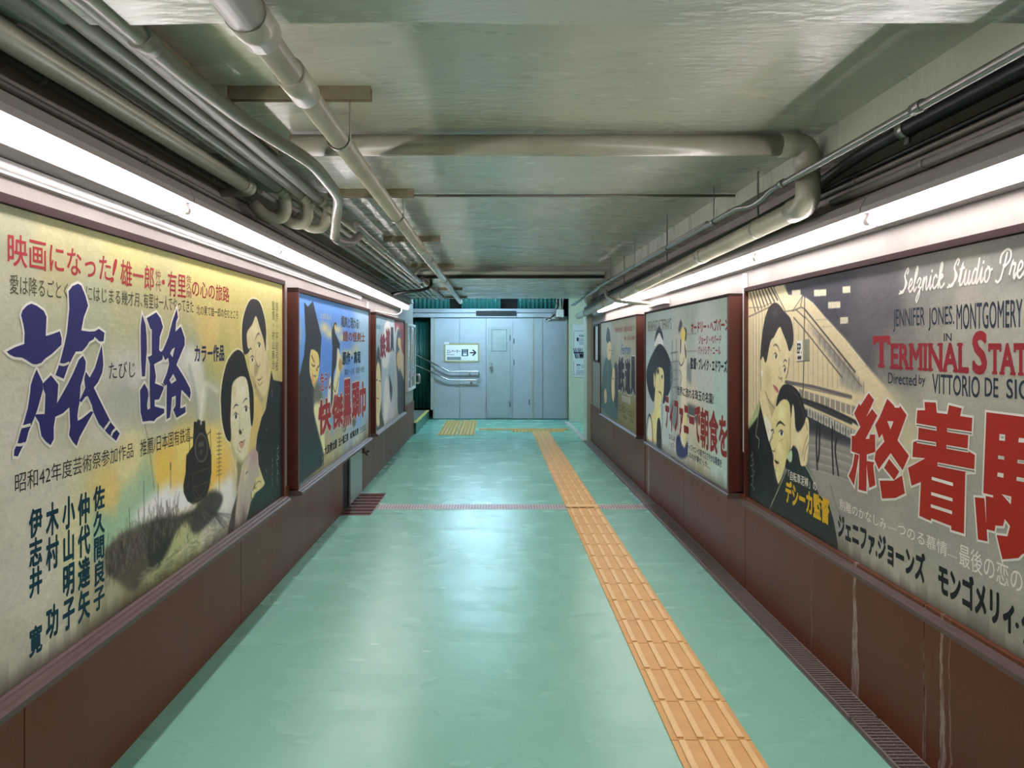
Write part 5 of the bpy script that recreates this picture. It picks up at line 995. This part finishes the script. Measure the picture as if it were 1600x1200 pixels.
B.fill((58,62,66), [(1063.5,500),(1066,506),(1064,514),(1061,520),(1060,515),(1061.5,506)], soft=.8); B.fill((216,190,110), [(1065,513),(1069,512),(1071,522),(1070,532),(1066,533),(1063.5,524)]); B.fill((60,50,36), [(1069,511.5),(1072.5,515),(1072.5,528),(1070,533),(1071,520)]); B.fill((44,40,40), [(1063,532),(1064.5,532),(1063.5,552),(1062.5,550)]); B.fill((70,60,48), [(1069.5,536),(1072,548),(1072,560),(1070.5,556)]); B.stroke((40,40,44), [(1061,565),(1064,571),(1068,566),(1069,560)], 2); B.stroke((60,58,60), [(1062,578),(1065,588),(1063,600)], 1.6); B.fill((60,66,70), [(1074,631),(1092,637),(1092,662),(1074,652)], False, soft=1.5, alpha=.85); B.stroke((180,170,150), [(1074,647),(1086,651)], 1, False)
B.fill((232,200,120), [(1069,650),(1071.5,650),(1070.5,695),(1068.5,695)], soft=.8); B.fill((38,46,92), [(1057,684),(1062,680),(1064,690),(1069,700),(1074,690),(1073.5,712),(1064,716),(1057,708)], soft=1.2); B.stroke((60,70,70), [(1090,640),(1090,720)], 1, alpha=.5)
for y in (522,549): B.stroke((120,116,110), [(1072,y),(1089,y-.6)], 1.2, False)
B.age(.06, .5)
RP = (166,44,52)
B.g('english_title_lettering'); B.text("BREAKFAST AT TIFFANY'S", 1012.5, 502, 518, 1049, (112,108,84), .01)
B.g('star_lettering'); B.text('オードリー・ヘプバーン', 1080, 504, 520, 1138.5, RP, .045); B.text('ジョージ・ペパード', 1092, 525, 537.5, 1127, (170,60,66), .035); B.text('パトリシア・ニール', 1090.5, 541, 553, 1126, (170,60,66), .035); B.g('director_lettering'); B.text('監督', 1079, 559, 576, 1088, (28,34,52), .04); B.text('・ブレイク・エドワーズ', 1089, 560, 577, 1136, (28,34,52), .045)
B.g('tagline_lettering'); B.text('世界に流れる珠玉の名篇!', 1058, 603, 617, 1115, (36,48,54), .025); 
DR = (150,38,36)
B.g('title_lettering'); B.text('ティファニーで', 1040, 621, 668, 1094, DR, .045, 2, edge=.02, ecol=(214,196,180)); B.text('朝食を', 1095, 637, 697, 1136.5, DR, .03, 2, edge=.02, ecol=(206,210,200))
BL = (62,86,104)
B.g('blurb_lettering'); B.text('宝石店', 1045, 677, 685, 1055, BL, .01); B.text('ショウ・', 1045, 688, 696, 1055, BL, .01); B.text('ティファニーの前でささやかな朝食を', 1074, 691, 702, 1128, BL, .025); B.text('とるのが夢だった…', 1073.5, 704, 713, 1110, BL, .025)
billboard(B, 'pale mint billboard painted with a woman in a wide dark hat', XR, 1.434, 1.425, stile=.03, top=.018)

# ---- railway man billboard
B = Board(1.445, 7.50, 10.0, .57, 1.765, .007, 1.16); B.grey = 0
B.field([(945,520,(162,166,150)),(990,505,(160,162,142)),(970,540,(160,160,140)),(990,560,(156,154,132)),(965,590,(150,146,120)),(990,600,(132,128,92)),(970,640,(116,110,70)),(990,660,(120,112,66)),(965,660,(112,106,70)),(945,600,(120,128,122))])
B.fill((74,92,92), [(946,562),(950,560),(955,566),(958,600),(962,640),(965,655),(940,638),(941,590)], soft=1); B.fill((48,50,56), [(950,511),(953,520),(954,536),(951.5,540),(949,536),(947,530),(948,518)]); B.fill((206,182,136), [(951,534),(954,535),(955,545),(954.5,557),(951,563),(948.5,554),(949,540)]); B.fill((196,168,120), [(944,612),(947,608),(948,625),(945,630)]); B.stroke((150,160,150), [(948.5,562),(950,590),(950.5,612)], 1.6)
B.fill((50,52,62), [(961,567),(965,575),(966,610),(964,650),(960,645),(961,610),(958,590)], soft=1); B.fill((210,182,136), [(958.5,574),(960.5,580),(960,610),(958.5,628),(956,618),(955.5,598),(957,582)]); B.fill((70,86,96), [(954,630),(958,628),(963,640),(964,656),(951,648)], soft=1)
for x in (955,957.5): B.stroke((110,106,92), [(x,548),(x+3,547)], 1); B.stroke((110,106,92), [(x,553),(x+2,553)], 1)
B.stroke((54,46,40), [(952,547),(953.5,547)], 1.4); B.stroke((54,46,40), [(957,592),(958.5,592)], 1.4)
B.age(.06, .3)
B.g('headline_lettering'); B.text('感動の名作　国境を越えて', 961, 512.5, 520, 991.5, (170,92,84), .02); B.text('第一回公開', 975, 526, 532, 991.5, (170,92,84), .02); B.g('script_lettering'); B.text('Ferrov', 970, 538, 553, 986, (74,116,160), .02, shear=.3)
B.g('title_lettering'); B.text('鉄', 966, 559, 609, 975.5, (40,40,44), .06, 2, edge=.035); B.text('道', 977, 562, 612, 985, (40,40,44), .06, 2, edge=.035); B.text('員', 986, 560, 614, 993, (40,40,44), .06, 2, edge=.035)
B.g('award_lettering'); B.text('文部省特選', 971, 616, 626, 985, (214,212,200), .02); B.g('credit_lettering'); B.text('ピエトロ・ジェルミ', 966, 630, 641, 991.5, (56,54,40), .014); B.text('監督・主演', 974, 648, 653, 990, (66,62,46), .01)
billboard(B, 'drab billboard with two figures and heavy black characters, next to the pale pier', XR, 1.434, 1.425, stile=.03, top=.018)

# ---- signs and notices at the far end
def plate_text(bm, st, x0, yt, yb, x1, y, k, bold=0, mi=0):
    v, f = glyphs(st, bold); v0, _ = glyphs(st); mn, mx = v0.min(0), v0.max(0); q = (v-mn)/(mx-mn)
    X0, X1, Z1, Z0 = (x0-CX)*k, (x1-CX)*k, H-(yt-CY)*k, H-(yb-CY)*k
    vs = [bm.verts.new((X0+(X1-X0)*a, y, Z0+(Z1-Z0)*b)) for a, b in q]
    for p in f:
        try: bm.faces.new([vs[i] for i in p]).material_index = mi
        except ValueError: pass
def plate_box(bm, x0, y0, x1, y1, ya, yb, k, mi=0, bev=0): box(bm, (x0-CX)*k, (x1-CX)*k, ya, yb, H-(y1-CY)*k, H-(y0-CY)*k, bev, mi)
k = ZD/F; t = thing('elevator_sign', (px(721), ZD, pz(565)), 'pale lift direction sign with an arrow, taped to the partition', 'sign')
bm = nb(); plate_box(bm, 694, 537, 747.5, 565, ZD-.012, ZD-.001, k, 0, .003); obj('plate', bm, M['acrylic'], t)
bm = nb()
for q in ((694.5,536,749,539), (694.5,563.5,749,566), (693.5,536,696,566), (746.5,537,749,565)): plate_box(bm, *q, ZD-.014, ZD-.0005, k)
obj('tape', bm, M['tape'], t)
bm = nb(); y = ZD-.0135
plate_text(bm, 'エレベーター', 698.5, 546, 551.5, 719.5, y, k, .02); plate_text(bm, 'Elevator', 698.5, 552.5, 555, 710, y, k)
plate_box(bm, 721.5, 545.5, 731.5, 556.5, y, ZD-.011, k)
plate_box(bm, 734, 550.1, 742.6, 552.1, y, ZD-.011, k)
for s_ in (-1, 1):
    a0, a1 = Vector(((743.5-CX)*k, y, H-(551.1-CY)*k)), Vector(((738.5-CX)*k, y, H-(551.1+s_*4.6-CY)*k)); n1 = Vector((0, 1, 0)).cross(a1-a0).normalized()*.014
    bm.faces.new([bm.verts.new(p) for p in (a0-n1, a0+n1, a1+n1, a1-n1)])
plate_text(bm, 'きっぷうりば', 699.5, 558.3, 562, 719, y-.001, k, .01); obj('lettering', bm, M['ink'], t)
bm = nb(); plate_box(bm, 698.5, 557.5, 720.5, 562.6, y, ZD-.0115, k); obj('strip', bm, M['steelsheet'], t, 'grey strip under the first line')
bm = nb()
plate_box(bm, 723.6, 552, 729.4, 555.4, y-.001, y, k)
for dx in (0, 2.2, 4.4): plate_box(bm, 723.8+dx, 549, 724.8+dx, 551.4, y-.001, y, k)
for dx in (0, 2.2, 4.4): plate_box(bm, 723.6+dx, 546.4, 724.8+dx, 547.8, y-.001, y, k)
obj('pictogram', bm, M['paper'], t)
bm = nb(); plate_box(bm, 694, 534.6, 701.5, 538, ZD-.018, ZD, k); obj('clip', bm, M['socket'], t)
bm = nb(); plate_box(bm, 744, 486, 806.5, 493.5, ZD-.10, ZD-.062, k, 0, .004); tag(obj('name_plate', bm, M['dark']), 'long blank black plate on the white rail above the service door', 'sign plate')
# cable bundle by the corner of the partition
t = thing('cable_bundle', (px(872), ZD-.1, pz(500)), 'tangle of pale cables and a small white unit at the partition corner', 'cables')
for i in range(9):
    bm = nb(); p0 = (px(868+i*1.6), ZD-.05, 2.5); p1 = (px(866+RNG.random()*12), ZD-.14-.05*RNG.random(), pz(484+RNG.random()*6)); p2 = (px(858+RNG.random()*14), ZD-.09, pz(492+RNG.random()*7)); p3 = (px(852+i*3), ZD-.07, pz(497+RNG.random()*4))
    tube(bm, bend([p0, p1, p2, p3], .1), .009+.004*(i % 3), 8); obj('cable', bm, M[('black', 'socket', 'pipe2')[i % 3]], t)
bm = nb(); plate_box(bm, 868, 484, 880, 496, ZD-.22, ZD-.07, k, 0, .02); obj('unit', bm, M['white'], t)
# notices on the passage wall
kp = 14.395/F
def notice(x0, y0, x1, y1, label, deco):
    t = thing('notice_sheet', ((x0/2+x1/2-CX)*kp, 14.4, H-(y1-CY)*kp), label, 'notice', 'notices on the passage wall'); bm = nb(); plate_box(bm, x0, y0, x1, y1, 14.386, 14.399, kp); obj('sheet', bm, M['paper'], t); bm = nb(); deco(bm); obj('print', bm, [M['ink'], pm((96,92,150)), pm((120,150,120))], t)
y = 14.384
def d1(bm):
    plate_text(bm, '階段昇降', 905, 523, 526.5, 915, y, kp, .02)
    for q in ((901,527.5,904,533),): plate_box(bm, *q, y, y+.001, kp)
    for i in range(4): plate_box(bm, 902+i*1, 529.5+i*2.6, 914, 530.3+i*2.6, y, y+.001, kp, 1)
    for i in range(10): plate_box(bm, 896, 519+i*2.4, 897, 520.2+i*2.4, y, y+.001, kp)
    for i in range(7): plate_box(bm, 897+i*2.6, 516.5, 898.3+i*2.6, 517.6, y, y+.001, kp)
def d2(bm):
    for i in range(6):
        a0, a1 = (896+i*2.6, 544), (900+i*2.4, 560); n1 = .008
        bm.faces.new([bm.verts.new(((q[0]-CX)*kp+o_, y, H-(q[1]-CY)*kp)) for q, o_ in ((a0, -n1), (a0, n1), (a1, n1*1.5), (a1, -n1*1.5))]).material_index = i % 3
    plate_box(bm, 896, 550, 916, 552, y-.0005, y+.001, kp, 0); plate_box(bm, 906, 553, 916, 558, y, y+.001, kp, 0)
def d3(bm):
    plate_text(bm, '案', 901, 569, 576, 906.5, y, kp, .05); plate_text(bm, '内', 909, 569, 576, 915, y, kp)
    for i in range(3): plate_box(bm, 900, 579+i*2, 914, 579.7+i*2, y, y+.001, kp, 1)
    for i in range(9): plate_box(bm, 896, 565+i*2.4, 897, 566.2+i*2.4, y, y+.001, kp); 
    for i in range(7): plate_box(bm, 897+i*2.6, 585, 898.3+i*2.6, 586, y, y+.001, kp)
notice(895, 507, 917, 543, 'upper notice with a dashed blue border in the side passage', d1); notice(895, 543.5, 917, 562, 'middle notice with a criss-cross picture in the side passage', d2); notice(895, 562.5, 917, 589, 'lowest notice with a dark square in the side passage', d3)
# showcase on the billboard wall, small frame by the pier
t = thing('wall_showcase', (XL, 11.9, .8), 'white glazed wall showcase past the last billboard', 'showcase')
bm = nb(); box(bm, XL, XL+.012, 11.25, 12.3, .80, 1.78); obj('back_panel', bm, M['paper'], t)
bm = nb()
for q in ((11.22, 12.33, 1.77, 1.81), (11.22, 12.33, .77, .81), (11.22, 11.25, .8, 1.78), (11.70, 11.73, .8, 1.78), (12.30, 12.33, .8, 1.78)): box(bm, XL, XL+.05, *q, .003)
obj('frame', bm, M['white'], t)
g = mat('showcase_glass', (.9, .95, 1), .05); g.node_tree.nodes['Principled BSDF'].inputs['Transmission Weight'].default_value = .9
bm = nb(); box(bm, XL+.03, XL+.034, 11.25, 12.30, .81, 1.77); obj('pane', bm, g, t)
for y0, z0, c_, la in ((11.8, 1.1, (150,60,70), 'pink print'), (11.85, 1.45, (90,100,120), 'grey print'), (11.32, .9, (190,196,200), 'pale print')): bm = nb(); box(bm, XL+.012, XL+.016, y0, y0+.34, z0, z0+.26); obj('print', bm, pm(c_), t, la)
t = thing('picture_frame', (XR, 10.75, 1.24), 'small dark framed panel between last billboard and pale pier', 'frame')
bm = nb()
for q in ((10.5, 11.0, 1.75, 1.78), (10.5, 11.0, 1.23, 1.26), (10.5, 10.53, 1.26, 1.75), (10.97, 11.0, 1.26, 1.75)): box(bm, XR, 1.475, *q)
obj('frame', bm, M['dark'], t); bm = nb(); box(bm, XR, 1.50, 10.53, 10.97, 1.26, 1.75); obj('panel', bm, M['acrylic'], t)
